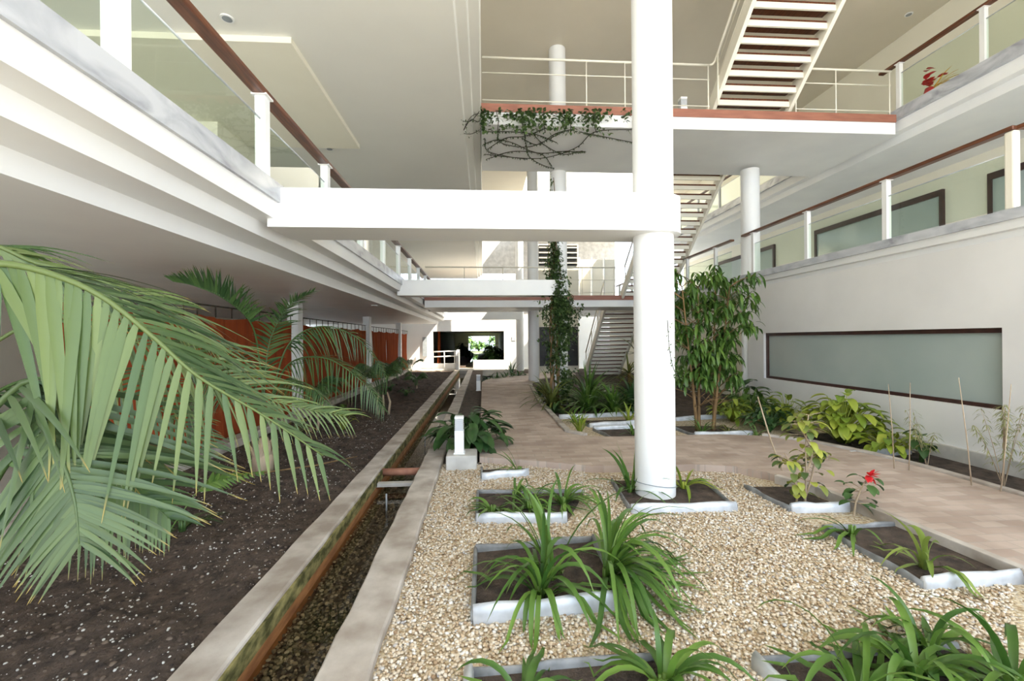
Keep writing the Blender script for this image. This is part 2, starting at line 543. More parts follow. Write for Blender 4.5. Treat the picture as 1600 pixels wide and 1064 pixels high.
# right second floor slab
prof = [(14, 5.50), (8.42, 5.50), (8.40, 5.66), (8.26, 5.67), (8.22, 5.86), (14, 5.86)]
struct('ceiling_right_upper', MB().prism_y(prof, -2, 22.5), WHITE)
struct('trim_4', MB().box((8.16, -2, 5.86), (8.30, 22.5, 6.07)), MARBLE)
box_s('wall_right_middle', (10.7, -2, 2.91), (10.9, 22.5, 5.50), CREAM)
box_s('wall_right_top', (10.0, -2, 5.86), (10.2, 22.5, 8.75), CREAM)
for i, (y0, y1) in enumerate(((9.36, 13.25), (4.0, 8.46), (15.2, 19))):
    w_ = MB().box((10.62, y0, 4.86), (10.72, y1, 5.0)).box((10.62, y0, 2.91), (10.72, y0 + 0.07, 4.86)).box((10.62, y1 - 0.07, 2.91), (10.72, y1, 4.86))
    w_ = struct('window_%d' % (i + 2), w_, DARKWOOD)
    MB().box((10.66, y0 + 0.07, 2.95), (10.69, y1 - 0.07, 4.86)).build('pane', BLIND, w_)

# far end: sunlit white wall with the wide opening, storeys above it
m_ = MB().box((-12, 24, -0.3), (-2.75, 24.25, 2.35)).box((1.15, 24, -0.3), (8, 24.25, 2.35))
m_.box((-2.75, 24, 2.06), (1.15, 24.25, 2.35)).box((-0.55, 24, -0.3), (1.15, 24.25, 0.46)).box((-2.75, 24, -0.3), (-1.4, 24.25, 0.30))
struct('wall_end', m_, WHITE)
struct('ceiling_end', MB().box((-12, 24, 2.35), (9, 30, 2.9)), WHITE)
struct('floor_end_upper', MB().box((-12, 24.05, 2.9), (9, 30, 3.0)), CONC)
m_ = MB().box((-12, 29, 3.0), (0.0, 29.2, 5.52)).box((0, 29, 3.0), (2.2, 29.2, 4.35)).box((0.0, 29, 5.0), (2.2, 29.2, 5.35)).box((2.2, 29, 3), (9, 29.2, 9))
m_.box((0, 29, 6.0), (2.2, 29.2, 9.0)).box((-12, 29, 6.0), (0, 29.2, 8.5))
struct('wall_end_upper', m_, CONC_PALE)
# the garden corridor seen through the opening
struct('ceiling_far', MB().box((-4.2, 24.3, 2.2), (2.4, 46, 2.34)), CEIL)
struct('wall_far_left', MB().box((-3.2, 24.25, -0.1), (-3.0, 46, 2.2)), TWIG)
struct('wall_far_right', MB().box((1.6, 24.3, -0.1), (1.8, 46, 2.2)), CONC_PALE)
m_ = MB().box((-3.2, 46, -0.1), (-1.55, 46.2, 2.2)).box((1.25, 46, -0.1), (1.8, 46.2, 2.2)).box((-1.55, 46, 1.95), (1.25, 46.2, 2.2))
struct('wall_far_end', m_, CREAM)
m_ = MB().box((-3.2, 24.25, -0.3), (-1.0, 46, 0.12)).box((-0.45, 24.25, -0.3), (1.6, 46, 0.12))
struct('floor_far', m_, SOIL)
struct('floor_far_water', MB().box((-1.0, 24.25, -0.3), (-0.45, 46, 0.02)), WATER)
struct('floor_lawn', MB().box((-30, 46.2, -0.3), (30, 60, 0.05)), OLIVE)

# ------------------------------------------------------------------ ground
def soil_grid(name, x0, x1, y0, y1, z, nx, ny, amp, seed):
    rng = random.Random(seed)
    vs = []; fs = []
    for j in range(ny + 1):
        for i in range(nx + 1):
            x = x0 + (x1 - x0) * i / nx; y = y0 + (y1 - y0) * j / ny
            e = min(1, i / 2, (nx - i) / 2)
            h = noise.fractal((x * 1.5 + seed, y * 1.5, 0), 0.9, 2.1, 5) * amp * e
            vs.append((x, y, z + h))
    for j in range(ny):
        for i in range(nx):
            a = j * (nx + 1) + i
            fs.append((a, a + 1, a + nx + 2, a + nx + 1))
    o = MB().add(vs, fs).build(name, SOIL, smooth=True)
    o['kind'] = 'structure'
    return o


soil_grid('floor_soil_left', -3.72, -1.46, 0.4, 22.6, 0.0, 60, 560, 0.07, 3)
soil_grid('floor_soil_strip', -0.55, -0.04, 5.6, 22.6, 0.0, 12, 100, 0.02, 5)
soil_grid('floor_soil_right', 1.42, 6.7, 8.9, 22.6, 0.02, 60, 120, 0.04, 7)
soil_grid('floor_soil_wall', 5.08, 6.0, 1.2, 7.0, 0.0, 16, 90, 0.03, 9)
g_ = MB().box((-0.55, 0.2, -0.3), (3.7, 5.75, -0.008)).box((1.3, 6.4, -0.3), (6.1, 9.0, -0.004)).box((3.7, 5.6, -0.3), (6.05, 6.5, -0.004))
struct('floor_gravel', g_, GRAVELB)


def stones(name, pts, rad, m, flat=0.65, seed=1, label=None, cat=None):
    """many little stones in one mesh"""
    rng = np.random.default_rng(seed)
    t = (1 + 5 ** 0.5) / 2
    V = np.array([(-1, t, 0), (1, t, 0), (-1, -t, 0), (1, -t, 0), (0, -1, t), (0, 1, t), (0, -1, -t), (0, 1, -t), (t, 0, -1), (t, 0, 1), (-t, 0, -1), (-t, 0, 1)], float)
    V /= np.linalg.norm(V[0])
    Fc = np.array([(0, 11, 5), (0, 5, 1), (0, 1, 7), (0, 7, 10), (0, 10, 11), (1, 5, 9), (5, 11, 4), (11, 10, 2), (10, 7, 6), (7, 1, 8),
                   (3, 9, 4), (3, 4, 2), (3, 2, 6), (3, 6, 8), (3, 8, 9), (4, 9, 5), (2, 4, 11), (6, 2, 10), (8, 6, 7), (9, 8, 1)])
    pts = np.asarray(pts, float); n = len(pts)
    s = rad[0] + (rad[1] - rad[0]) * rng.random(n) ** 1.6
    sx = s[:, None] * rng.uniform(0.75, 1.3, (n, 3)); sx[:, 2] *= flat
    a = rng.uniform(0, 6.283, n)
    P = V[None] * sx[:, None, :] * rng.uniform(0.82, 1.12, (n, 12, 1))
    x = P[..., 0] * np.cos(a)[:, None] - P[..., 1] * np.sin(a)[:, None]
    y = P[..., 0] * np.sin(a)[:, None] + P[..., 1] * np.cos(a)[:, None]
    P = np.stack([x, y, P[..., 2]], -1) + pts[:, None, :]
    faces = (Fc[None] + (np.arange(n) * 12)[:, None, None]).reshape(-1, 3)
    me = bpy.data.meshes.new(name)
    me.vertices.add(n * 12); me.vertices.foreach_set('co', P.reshape(-1))
    nf = len(faces)
    me.loops.add(nf * 3); me.loops.foreach_set('vertex_index', faces.reshape(-1).astype(np.int32))
    me.polygons.add(nf); me.polygons.foreach_set('loop_start', np.arange(0, nf * 3, 3, dtype=np.int32))
    me.materials.append(m)
    me.update(calc_edges=True); me.shade_smooth()
    o = bpy.data.objects.new(name, me); C.objects.link(o)
    return tag(o, label, cat, None, 'stuff')


PLANTERS = [(-0.07, 0.85, 2.48, 3.28), (-0.07, 1.02, 3.82, 4.5), (-0.07, 0.9, 1.2, 2.07), (1.36, 2.36, 3.9, 4.75), (1.36, 2.45, 1.15, 2.03)]


def in_planter(x, y):
    for a, b, c, d in PLANTERS:
        if a + 0.01 < x < b - 0.01 and c + 0.01 < y < d - 0.01: return True
    if x > 2.75 + max(0, (3.4 - y)) * 0.02 and 2.6 < y < 4.45: return x > 2.82
    return False


rng = random.Random(11)
pts = []
while len(pts) < 30000:
    y = 1.55 + 4.1 * rng.random() ** 1.35; x = rng.uniform(-0.53, 3.55)
    if abs(x - y * 0.066) > y * 1.25 or in_planter(x, y): continue
    if y > 5.0 and x > 1.2 or y > 4.4 and x > 3.0: continue
    pts.append((x, y, rng.uniform(-0.006, 0.004)))
stones('gravel', pts, (0.007, 0.0135), GRAVELP, 0.7, 2, 'buff pea gravel spread over the garden plot around the planters', 'gravel')
pts = [(rng.uniform(-1.24, -0.79), 1.2 + 9 * rng.random() ** 1.6, -0.215 + rng.uniform(-0.004, 0.012)) for _ in range(9000)]
stones('channel_pebbles', pts, (0.007, 0.016), BEDP, 0.6, 3, 'brown pebbles lying under the water of the channel', 'pebbles')


def soil_z(x, y):
    i = (x + 3.72) / 2.26 * 60
    e = min(1, i / 2, (60 - i) / 2)
    return noise.fractal((x * 1.5 + 3, y * 1.5, 0), 0.9, 2.1, 5) * 0.07 * e


pts = []
for _ in range(4600):
    y = 1.3 + 8 * rng.random() ** 2.2; x = rng.uniform(-3.6, -1.5)
    if noise.noise((x * 2.3, y * 2.3, 4)) < -0.15: continue
    pts.append((x, y, soil_z(x, y) + 0.002))
stones('white_specks', pts, (0.0015, 0.009), PEBBLEW, 0.8, 4, 'white grains scattered over the dark soil left of channel', 'grains')
pts = []
for _ in range(9000):
    y = 1.2 + 9 * rng.random() ** 1.7; x = rng.uniform(-3.65, -1.5)
    pts.append((x, y, soil_z(x, y)))
stones('soil_clods', pts, (0.003, 0.017), CLOD, 0.7, 5, 'dark lumps of soil in the bed left of channel', 'soil')


# water channel
m_ = MB().box((-1.3, 0.3, -0.5), (-0.74, 22.6, -0.225))
struct('floor_channel', m_, SOIL)
tg = thing('channel_liner', 'rust and moss stained inner face of left channel kerb', 'channel liner', (0, 0, 0))
MB().box((-1.262, 0.3, -0.3), (-1.245, 22.6, -0.085)).build('lower_band', RUST, tg)
MB().box((-1.258, 0.3, -0.085), (-1.235, 22.6, 0.02)).build('moss_band', MOSS, tg)
struct('floor_water', MB().add([(-1.245, 0.3, -0.175), (-0.79, 0.3, -0.175), (-0.79, 22.6, -0.175), (-1.245, 22.6, -0.175)], [(0, 1, 2, 3)]), WATER)


def kerb(name, label, x0, x1, z1, y0, y1, step, seed, wob):
    rg = random.Random(seed)
    n = int((y1 - y0) / step)
    vs = []; fs = []
    for i in range(n + 1):
        y = y0 + (y1 - y0) * i / n
        a = rg.uniform(-wob, wob); b = rg.uniform(-wob, wob); c = rg.uniform(-wob, wob) * 0.5
        vs += [(x0 + a, y, -0.3), (x1 + b, y, -0.3), (x1 + b, y, z1 - 0.012 + c), (x1 + b - 0.012, y, z1 + c), (x0 + a + 0.012, y, z1 + c), (x0 + a, y, z1 - 0.012 + c)]
    for i in range(n):
        for k in range(6):
            k2 = (k + 1) % 6
            fs.append((i * 6 + k, i * 6 + k2, i * 6 + 6 + k2, i * 6 + 6 + k))
    fs += [(5, 4, 3, 2, 1, 0), tuple(n * 6 + k for k in range(6))]
    o = MB().add(vs, fs).build(name, CONC)
    return tag(o, label, 'kerb')


kerb('channel_kerb', 'long worn concrete kerb between dark soil and water channel', -1.47, -1.25, 0.05, 0.3, 22.5, 0.24, 1, 0.005)
kerb('channel_kerb', 'near worn concrete kerb between water channel and gravel plot', -0.79, -0.54, 0.05, 0.3, 6.25, 0.2, 2, 0.009)
kerb('channel_kerb', 'far concrete kerb between water channel and soil beside path', -0.79, -0.55, 0.045, 6.9, 22.5, 0.3, 4, 0.006)
kerb('bed_kerb', 'low pale kerb at left edge of dark soil by curtains', -3.95, -3.72, 0.12, 0.4, 22.5, 0.5, 3, 0.004)
o = MB().tube([(-1.26, 5.42, -0.02), (-0.78, 5.42, -0.02)], 0.045, 14).build('channel_pipe', BRICKRED, smooth=True)
tag(o, 'terracotta pipe crossing the water channel', 'pipe')
o = bevel(MB().box((-1.25, 5.1, -0.1), (-0.79, 5.18, -0.055)).build('channel_plank', CONC_PALE))
tag(o, 'narrow pale plank across channel just before terracotta pipe', 'plank')
for nm, x, y, lab in (('water_nozzle', -1.02, 4.6, 'thin grey nozzle standing in water before terracotta pipe'), ('water_nozzle', -0.98, 7.3, 'thin grey nozzle standing in water beside leafy clump')):
    o = MB().tube([(x, y, -0.24), (x, y, 0.0)], 0.009, 8).build(nm, GREYBOX, smooth=True)
    tag(o, lab, 'nozzle')

# brick path
outer = [(-0.06, 5.65), (0.6, 5.42), (1.3, 5.12), (2.5, 5.08), (2.95, 4.95), (3.25, 4.6), (3.42, 4.2), (3.5, 3.4), (3.55, 2.6), (3.6, 0.2), (5.06, 0.2), (5.08, 4.6),
         (4.98, 5.3), (4.72, 5.95), (4.3, 6.45), (3.7, 6.62), (2.1, 6.62), (1.65, 6.7), (1.32, 7.0), (1.30, 10.5), (1.5, 14.2), (2.0, 16.3), (4.0, 18.5), (4.0, 19.8),
         (1.5, 19.0), (0.2, 17.2), (-0.06, 15.4)]
p_ = MB().prism_z(outer, -0.3, 0.075)
struct('floor_path', p_, BRICK)


def edge_strip(name, label, poly, wd, z0, z1, m, cat='kerb'):
    mb = MB()
    for a, b in zip(poly[:-1], poly[1:]):
        mb.bar((a[0], a[1], (z0 + z1) / 2), (b[0], b[1], (z0 + z1) / 2), wd, z1 - z0)
    return tag(bevel(mb.build(name, m)), label, cat)


edge_strip('path_kerb', 'low concrete kerb on the right side of the far brick path', [(1.6, 6.75), (1.37, 7.02), (1.36, 10.4), (1.55, 14.2)], 0.1, -0.1, 0.11, CONC)
edge_strip('path_kerb', 'brick kerb between right hand path and wall bed', [(5.1, 0.3), (5.12, 4.6), (5.02, 5.35), (4.76, 6.0), (4.34, 6.5)], 0.09, -0.1, 0.10, CONC)
edge_strip('path_kerb', 'rough brick edge between right hand path and gravel', [(3.57, 0.3), (3.51, 2.6), (3.46, 3.4), (3.38, 4.2), (3.21, 4.58)], 0.07, -0.1, 0.085, CONC)


# ------------------------------------------------------------------ columns, beams
def column(x, y, r, z0, z1, label, group=None):
    o = round_edges(MB().cyl((x, y), r, z0, z1, 48).build('column', WHITE))
    o.location = (0, 0, 0)
    tag(o, label, 'column')
    o['kind'] = 'thing'
    return o


column(1.75, 4.35, 0.2, -0.25, 8.75, 'thick round white column nearest, rising from gravel planter')
column(1.82, 10.3, 0.2, -0.25, 8.52, 'round white column wrapped in green creeper')
column(1.85, 15.9, 0.2, -0.25, 8.75, 'round white column behind the creeper column beside the path end')
column(1.85, 21.8, 0.2, -0.25, 8.75, 'farthest round white column on the garden axis')
column(6.25, 9.75, 0.2, 0.0, 5.5, 'round white column at end of right wall under high footbridge')
for y, lab in ((9.8, 'square white post behind the second palm'), (15.7, 'square white post between two curtains'),
               (21.5, 'square white post farthest along the curtains')):
    o = bevel(MB().box((-4.23, y - 0.12, 0), (-3.99, y + 0.12, 2.435)).build('post', WHITE))
    tag(o, lab, 'post')


def beam(name, y0, y1, x0, xc, z0, z1, label):
    yc = (y0 + y1) / 2; rr = (y1 - y0) / 2
    poly = [(x0, y0), (xc, y0)] + [(xc + rr * math.sin(t), yc - rr * math.cos(t)) for t in [math.pi * k / 20 for k in range(1, 20)]] + [(xc, y1), (x0, y1)]
    o = round_edges(MB().prism_z(poly, z0, z1).build(name, WHITE), 20)
    return tag(o, label, 'beam')


beam('beam', 4.08, 4.6, -1.95, 1.75, 2.64, 3.0, 'bright white beam from left slab to nearest column')
beam('beam', 10.05, 10.5, -1.95, 1.82, 2.62, 2.98, 'white beam from left slab to creeper column')
beam('beam', 21.6, 22.0, -1.95, 1.85, 2.58, 2.95, 'farthest white beam just before the sunlit end')
for (y, x0, x1, z) in ((16, 0, 0, 0),):
    beam('beam', 15.68, 16.12, -1.95, 1.85, 2.62, 2.96, 'white beam behind the lower footbridge')


# ------------------------------------------------------------------ footbridges
def rail_run(t, p, q, ups, z, hs, r=(0.022, 0.010, 0.010), m=None, post_r=0.012):
    """tubular railing parts between p and q (2D), at floor height z"""
    m = m or CREAM_METAL
    for h, rr in zip(hs, r):
        MB().tube([(p[0], p[1], z + h), (q[0], q[1], z + h)], rr, 10).build('handrail' if rr > 0.015 else 'rail_wire', m, t, True)
    for u in ups:
        x = p[0] + (q[0] - p[0]) * u; y = p[1] + (q[1] - p[1]) * u
        MB().tube([(x, y, z - 0.05), (x, y, z + hs[0])], post_r, 8).build('post', m, t, True)


def footbridge(label, x0, x1, y0, y1, z0, zm, z1, back=True):
    t = thing('footbridge', label, 'footbridge', (0, 0, 0))
    MB().box((x0, y0 + 0.02, z0), (x1, y1 - 0.02, zm)).build('slab', WHITE, t)
    MB().box((x0, y0, zm), (x1, y0 + 0.12, z1)).build('edge_strip', TERRA, t)
    MB().box((x0, y1 - 0.12, zm), (x1, y1, z1)).build('edge_strip', TERRA, t)
    MB().box((x0, y0 + 0.12, zm), (x1, y1 - 0.12, z1 - 0.02)).build('deck', FLOORM, t)
    return t


footbridge('high footbridge with terracotta edge and hanging creeper', 0.0, 8.13, 8.0, 10.25, 5.57, 5.80, 5.95)
footbridge('lower footbridge with terracotta edge behind creeper column', -1.83, 6.0, 13.75, 15.5, 2.62, 2.84, 2.99)
t = thing('railing', 'cream tubular railing on near side of high footbridge, left of stair', 'railing')
rail_run(t, (0.02, 8.06), (4.37, 8.06), (0.45, 0.62, 0.995), 5.95, (0.88, 0.60, 0.09))
MB().tube([(4.37, 8.06, 6.83), (4.43, 8.04, 6.84), (4.46, 8.0, 6.88), (4.47, 7.94, 6.96), (4.47, 5.4, 9.25)], 0.022, 10).build('handrail', CREAM_METAL, t, True)
for h in (0.25, 0.5, 0.75):
    MB().tube([(4.47, 7.9, 5.95 + h + 0.35), (4.47, 5.6, 5.95 + h + 2.45)], 0.009, 8).build('rail_wire', CREAM_METAL, t, True)
MB().tube([(4.47, 7.93, 6.0), (4.47, 7.93, 7.0)], 0.02, 8).build('post', CREAM_METAL, t, True)
MB().tube([(4.47, 6.3, 7.6), (4.47, 6.3, 8.45)], 0.02, 8).build('post', CREAM_METAL, t, True)
t = thing('railing', 'cream tubular railing on near side of high footbridge, right of stair', 'railing')
rail_run(t, (6.1, 8.06), (8.08, 8.06), (0.005, 0.42, 0.985), 5.95, (0.88, 0.60, 0.09))
t = thing('railing', 'cream tubular railing on far side of high footbridge', 'railing')
rail_run(t, (0.02, 10.2), (4.0, 10.2), (0.3, 0.7), 5.95, (0.88, 0.60, 0.09))
t = thing('railing', 'cream tubular railing with thin wires on lower footbridge', 'railing')
rail_run(t, (-1.8, 13.8), (4.3, 13.8), (0.2, 0.4, 0.62, 0.82, 0.99), 2.99, (0.9, 0.5, 0.1))


def stair(label, x0, x1, yb, zb, yt, zt, n):
    """open stair rising from (yb,zb) towards the camera at (yt,zt)"""
    t = thing('staircase', label, 'staircase', (0, 0, 0))
    sl = (zt - zb) / (yt - yb)
    for x in (x0, x1):
        MB().bar((x, yb, zb), (x, yt, zt), 0.07, 0.26, up=(0, 0, 1)).build('stringer', CREAM_METAL, t)
    for i in range(n):
        f = (i + 0.6) / n
        y = yb + (yt - yb) * f; z = zb + (zt - zb) * f
        d = MB().box((x0 + 0.035, y - 0.02, z - 0.015), (x1 - 0.035, y + 0.27, z + 0.03)).build('tread', WOOD, t)
        MB().box((x0 + 0.035, y - 0.035, z - 0.115), (x1 - 0.035, y + 0.0, z - 0.016)).build('bracket', CREAM_METAL, d)
    return t


def stair_rail(label, x, yb, zb, yt, zt, h=0.9):
    t = thing('stair_railing', label, 'railing')
    MB().tube([(x, yb, zb + h), (x, yt, zt + h)], 0.022, 10).build('handrail', CREAM_METAL, t, True)
    for k in (0.3, 0.55):
        MB().tube([(x, yb, zb + k), (x, yt, zt + k)], 0.009, 8).build('rail_wire', CREAM_METAL, t, True)
    for f in (0.02, 0.35, 0.68, 0.98):
        y = yb + (yt - yb) * f; z = zb + (zt - zb) * f
        MB().tube([(x, y, z), (x, y, z + h)], 0.018, 8).build('post', CREAM_METAL, t, True)
    return t


stair('open stair with white and wooden treads above high footbridge', 4.52, 6.05, 8.45, 5.95, 5.6, 8.5, 15)
stair('open stair rising from lower footbridge to high footbridge', 4.5, 6.0, 13.8, 2.98, 10.25, 5.9, 17)
stair('lowest open stair rising from garden bed to lower footbridge', 4.46, 5.9, 18.7, 0.05, 15.5, 2.9, 17)
stair_rail('cream rail on left side of lowest stair', 4.44, 18.6, 0.1, 15.6, 2.85)
stair_rail('cream rail on left side of middle stair', 4.56, 13.7, 3.0, 10.4, 5.75)


# ------------------------------------------------------------------ glass balustrades
def balustrade(label, x, ys, z, rail_z, side, glass_top, rail_w=0.11, wide=0.075):
    t = thing('balustrade', label, 'balustrade', (0, 0, 0))
    y0, y1 = (4.5 if min(ys) == 6.09 else min(ys) - 0.75), max(ys) + 0.4
    bevel(MB().box((x - rail_w / 2, y0, rail_z - 0.05), (x + rail_w / 2, y1, rail_z)).build('handrail', WOOD, t), 0.012)
    for y in ys:
        p = MB().box((x - wide / 2, y - wide / 2, z), (x + wide / 2, y + wide / 2, rail_z - 0.06)).build('post', WHITE, t)
        MB().box((x - wide * 0.75, y - wide * 0.75, rail_z - 0.06), (x + wide * 0.75, y + wide * 0.75, rail_z - 0.045)).build('cap', WHITE, p)
    yy = [y0] + list(ys) + [y1]
    for a, b in zip(yy[:-1], yy[1:]):
        if b - a < 0.5: continue
        g = MB().box((x - 0.006, a + wide * 0.6, z + 0.03), (x + 0.006, b - wide * 0.6, glass_top)).build('glass_panel', GLASS, t)
        MB().tube([(x, a + wide * 0.4, glass_top), (x, b - wide * 0.4, glass_top)], 0.008, 6).build('edge_tube', STEEL, g, True)
    return t


balustrade('glass balustrade with dark wooden handrail on left first floor', -1.883, [0.88 + 1.496 * i for i in range(0, 15)], 3.008, 3.756, 1, 3.501, 0.115, 0.085)
balustrade('glass balustrade with wooden handrail above long garden window', 6.02, [6.09, 7.67, 9.27], 3.03, 3.97, 1, 3.68)
balustrade('glass balustrade past end column on right first floor', 6.02, [10.85, 12.4, 14.0, 15.6, 17.2, 18.8], 3.03, 3.97, 1, 3.68)
balustrade('glass balustrade at top right, on second floor', 8.2, [2.24, 3.68, 5.12, 6.56, 8.0], 6.07, 7.0, 1, 6.75)
balustrade('far glass balustrade on right second floor beyond footbridge', 8.2, [11.5, 13.0, 14.5, 16.0, 17.5, 19.0, 20.5], 6.07, 7.0, 1, 6.75)
o = bevel(MB().box((6.02, 4.40, 3.92), (8.5, 4.52, 3.97)).build('handrail', WOOD), 0.012)
tag(o, 'short wooden handrail turning away at the balcony corner', 'handrail')
o = bevel(MB().box((5.98, 4.50, 3.03), (6.07, 4.60, 3.92)).build('post', CREAM_METAL), 0.02)
tag(o, 'cream corner post of right balcony near frame edge', 'post')

# ------------------------------------------------------------------ curtains
def curtain(y0, y1, zt, label, seed, taper=0.0):
    t = thing('curtain', label, 'curtain', (0, 0, 0), 0, 'orange curtains along the terrace')
    rg = random.Random(seed)
    L = y1 - y0
    n = int(L * 22); m = 10
    vs = []; fs = []
    ph = [rg.uniform(0, 6) for _ in range(4)]
    for j in range(m + 1):
        v = j / m
        for i in range(n + 1):
            u = i / n
            k = 1 - taper * math.sin(math.pi * min(1, v * 1.05)) * 0.6
            y = y0 + L * (0.5 + (u - 0.5) * k)
            x = -4.08 + 0.045 * math.sin(u * L * 22 + ph[0] + 0.6 * math.sin(u * 9)) * (0.5 + 0.5 * v) + 0.03 * math.sin(u * L * 7 + ph[1] + v)
            z = zt - 0.05 * abs(math.sin(u * L * 2.2)) * (1 - v) + (0.006 - zt) * v
            vs.append((x, y, z))
    for j in range(m):
        for i in range(n):
            a = j * (n + 1) + i
            fs.append((a, a + 1, a + n + 2, a + n + 1))
    MB().add(vs, fs).build('cloth', CLOTH, t, True)
    MB().tube([(-4.08, y0 - 0.05, zt + 0.14), (-4.08, y1 + 0.05, zt + 0.14)], 0.012, 8).build('rod', TWIG, t, True)
    k = max(4, int(L / 0.4))
    for i in range(k + 1):
        y = y0 + 0.04 + (L - 0.08) * i / k
        MB().tube([(-4.08, y, zt - 0.03), (-4.08, y, zt + 0.14)], 0.009, 6).build('hook', TWIG, t, True)
    return t


curtain(4.5, 6.25, 2.0, 'orange curtain partly hidden behind the big palm', 1)
curtain(6.45, 9.55, 2.0, 'orange curtain behind the second palm', 2)
curtain(10.1, 15.4, 1.98, 'widest orange curtain behind the arching palm leaves', 3)
curtain(16.05, 18.6, 1.96, 'orange curtain after the second square post', 4, 0.25)
curtain(18.7, 21.2, 1.96, 'narrow orange curtain between wide one and far post', 5, 0.25)
curtain(21.9, 23.7, 1.94, 'farthest orange curtain beside the sunlit end', 6, 0.35)


# ------------------------------------------------------------------ bollard lamps
def bollard(x, y, z, label, h=0.46, wd=0.115):
    t = thing('bollard_lamp', label, 'bollard lamp', (x, y, z))
    s = wd / 2
    bevel(MB().box((-s - 0.012, -s - 0.012, 0), (s + 0.012, s + 0.012, 0.018)).build('base_plate', WHITE, t), 0.004)
    bevel(MB().box((-s, -s, 0.018), (s, s, h * 0.62)).build('body', WHITE, t), 0.006)
    l = MB().box((-s * 0.86, -s * 0.86, h * 0.62), (s * 0.86, s * 0.86, h * 0.92)).build('lens', LAMPGLASS, t)
    f = MB()
    for k in range(5):
        zz = h * (0.655 + 0.055 * k)
        f.box((-s * 0.97, -s * 0.97, zz), (s * 0.97, s * 0.97, zz + 0.006))
    f.build('louvres', LAMPGLASS, l)
    bevel(MB().box((-s, -s, h * 0.92), (s, s, h)).build('cap', WHITE, t), 0.01)
    return t


b_ = bevel(MB().box((-0.47, 5.36, -0.15), (-0.09, 5.72, 0.17)).build('concrete_block', CONC_PALE), 0.015)
tag(b_, 'rough concrete block under the nearest bollard lamp', 'block')
bollard(-0.31, 5.5, 0.17, 'white bollard lamp on concrete block beside leafy clump', 0.47)
bollard(-0.16, 13.6, 0.0, 'small bollard lamp at far left edge of brick path', 0.5, 0.13)
bollard(1.55, 10.55, 0.02, 'bollard lamp in plants right of path, beside creeper column', 0.5)
bollard(4.05, 8.5, 5.93, 'bollard lamp standing on high footbridge beside stair foot', 0.5, 0.14)


# ------------------------------------------------------------------ planters edged with galvanised strips
def half_round(a, b, z, r=0.042, seed=0, m=None, squash=1.15):
    rg = random.Random(seed)
    a = Vector((a[0], a[1], z)); b = Vector((b[0], b[1], z))
    n = 7
    pts = []
    for i in range(n + 1):
        p = a.lerp(b, i / n)
        p.z += rg.uniform(-0.004, 0.004) + 0.007 * math.sin(i * 1.3 + seed)
        pts.append(p)
    mb = MB()
    d = (b - a).normalized(); s = Vector((d.y, -d.x, 0))
    prof = [(-0.5, -1.6), (-0.55, 0.1), (-0.35, 0.75), (0, 1.0), (0.35, 0.75), (0.55, 0.1), (0.5, -1.6)]
    vs = [p + s * (u * r) + Vector((0, 0, v * r * squash)) for p in pts for u, v in prof]
    k = len(prof); fs = []
    for i in range(n):
        for j in range(k - 1):
            fs.append((i * k + j, i * k + j + 1, (i + 1) * k + j + 1, (i + 1) * k + j))
    fs += [tuple(range(k - 1, -1, -1)), tuple(n * k + j for j in range(k))]
    return mb.add(vs, fs)


STRIPS = []


def leaf_floor(x, y):
    for a, b, h in STRIPS:
        dx, dy = b[0] - a[0], b[1] - a[1]
        u = max(0, min(1, ((x - a[0]) * dx + (y - a[1]) * dy) / (dx * dx + dy * dy)))
        if (x - a[0] - u * dx) ** 2 + (y - a[1] - u * dy) ** 2 < 0.0055: return h
    return 0.015


def planter(label, corners, sides, z=0.03, r=0.045, soil_z=0.012, seed=0):
    """corners: polygon of the bed; sides: (i, j, 'bright'/'dull') strips along its edges"""
    t = thing('planter_bed', label, 'planter bed', (0, 0, 0))
    cx = sum(c[0] for c in corners) / len(corners); cy = sum(c[1] for c in corners) / len(corners)
    mb = MB()
    mb.prism_z(corners, -0.25, soil_z)
    mb.build('soil', SOIL, t)
    for k, (i, j, q) in enumerate(sides):
        a, b = corners[i], corners[j]
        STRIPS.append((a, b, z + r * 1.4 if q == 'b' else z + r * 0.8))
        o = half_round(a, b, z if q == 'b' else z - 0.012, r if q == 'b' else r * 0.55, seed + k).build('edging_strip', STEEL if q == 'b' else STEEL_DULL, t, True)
    return t


planter('galvanised planter bed with big drooping strap leaf plants, centre of gravel', [(-0.07, 2.47), (0.83, 2.55), (0.85, 3.36), (-0.07, 3.26)],
        [(0, 1, 'b'), (3, 2, 'd'), (0, 3, 'd'), (1, 2, 'd')], seed=1, r=0.05, z=0.04)
planter('planter bed of low grassy plants behind the centre bed', [(-0.07, 3.82), (0.72, 3.76), (1.02, 4.42), (-0.07, 4.5)],
        [(0, 1, 'b'), (0, 3, 'd'), (3, 2, 'd')], seed=5)
planter('nearest planter bed at the bottom edge, its pale strip curled', [(-0.09, 1.2), (0.9, 1.2), (0.86, 2.1), (-0.08, 2.06)], [(3, 2, 'd'), (0, 3, 'b'), (1, 2, 'd')], seed=9, z=0.035)
planter('planter bed around the foot of the nearest white column', [(1.34, 3.9), (2.33, 3.88), (2.42, 4.7), (1.42, 4.76)],
        [(0, 1, 'b'), (0, 3, 'd'), (1, 2, 'd')], seed=13)
planter('planter bed with two sparse strap plants against right hand path', [(2.78, 2.58), (3.47, 2.6), (3.44, 3.42), (2.78, 3.4)],
        [(0, 1, 'b'), (0, 3, 'd'), (3, 2, 'd')], seed=17)
planter('near right planter bed filled with bushy strap leaf plants', [(1.38, 1.3), (2.45, 1.3), (2.4, 2.06), (1.31, 2.03)], [(3, 2, 'd'), (0, 3, 'b')], seed=21)
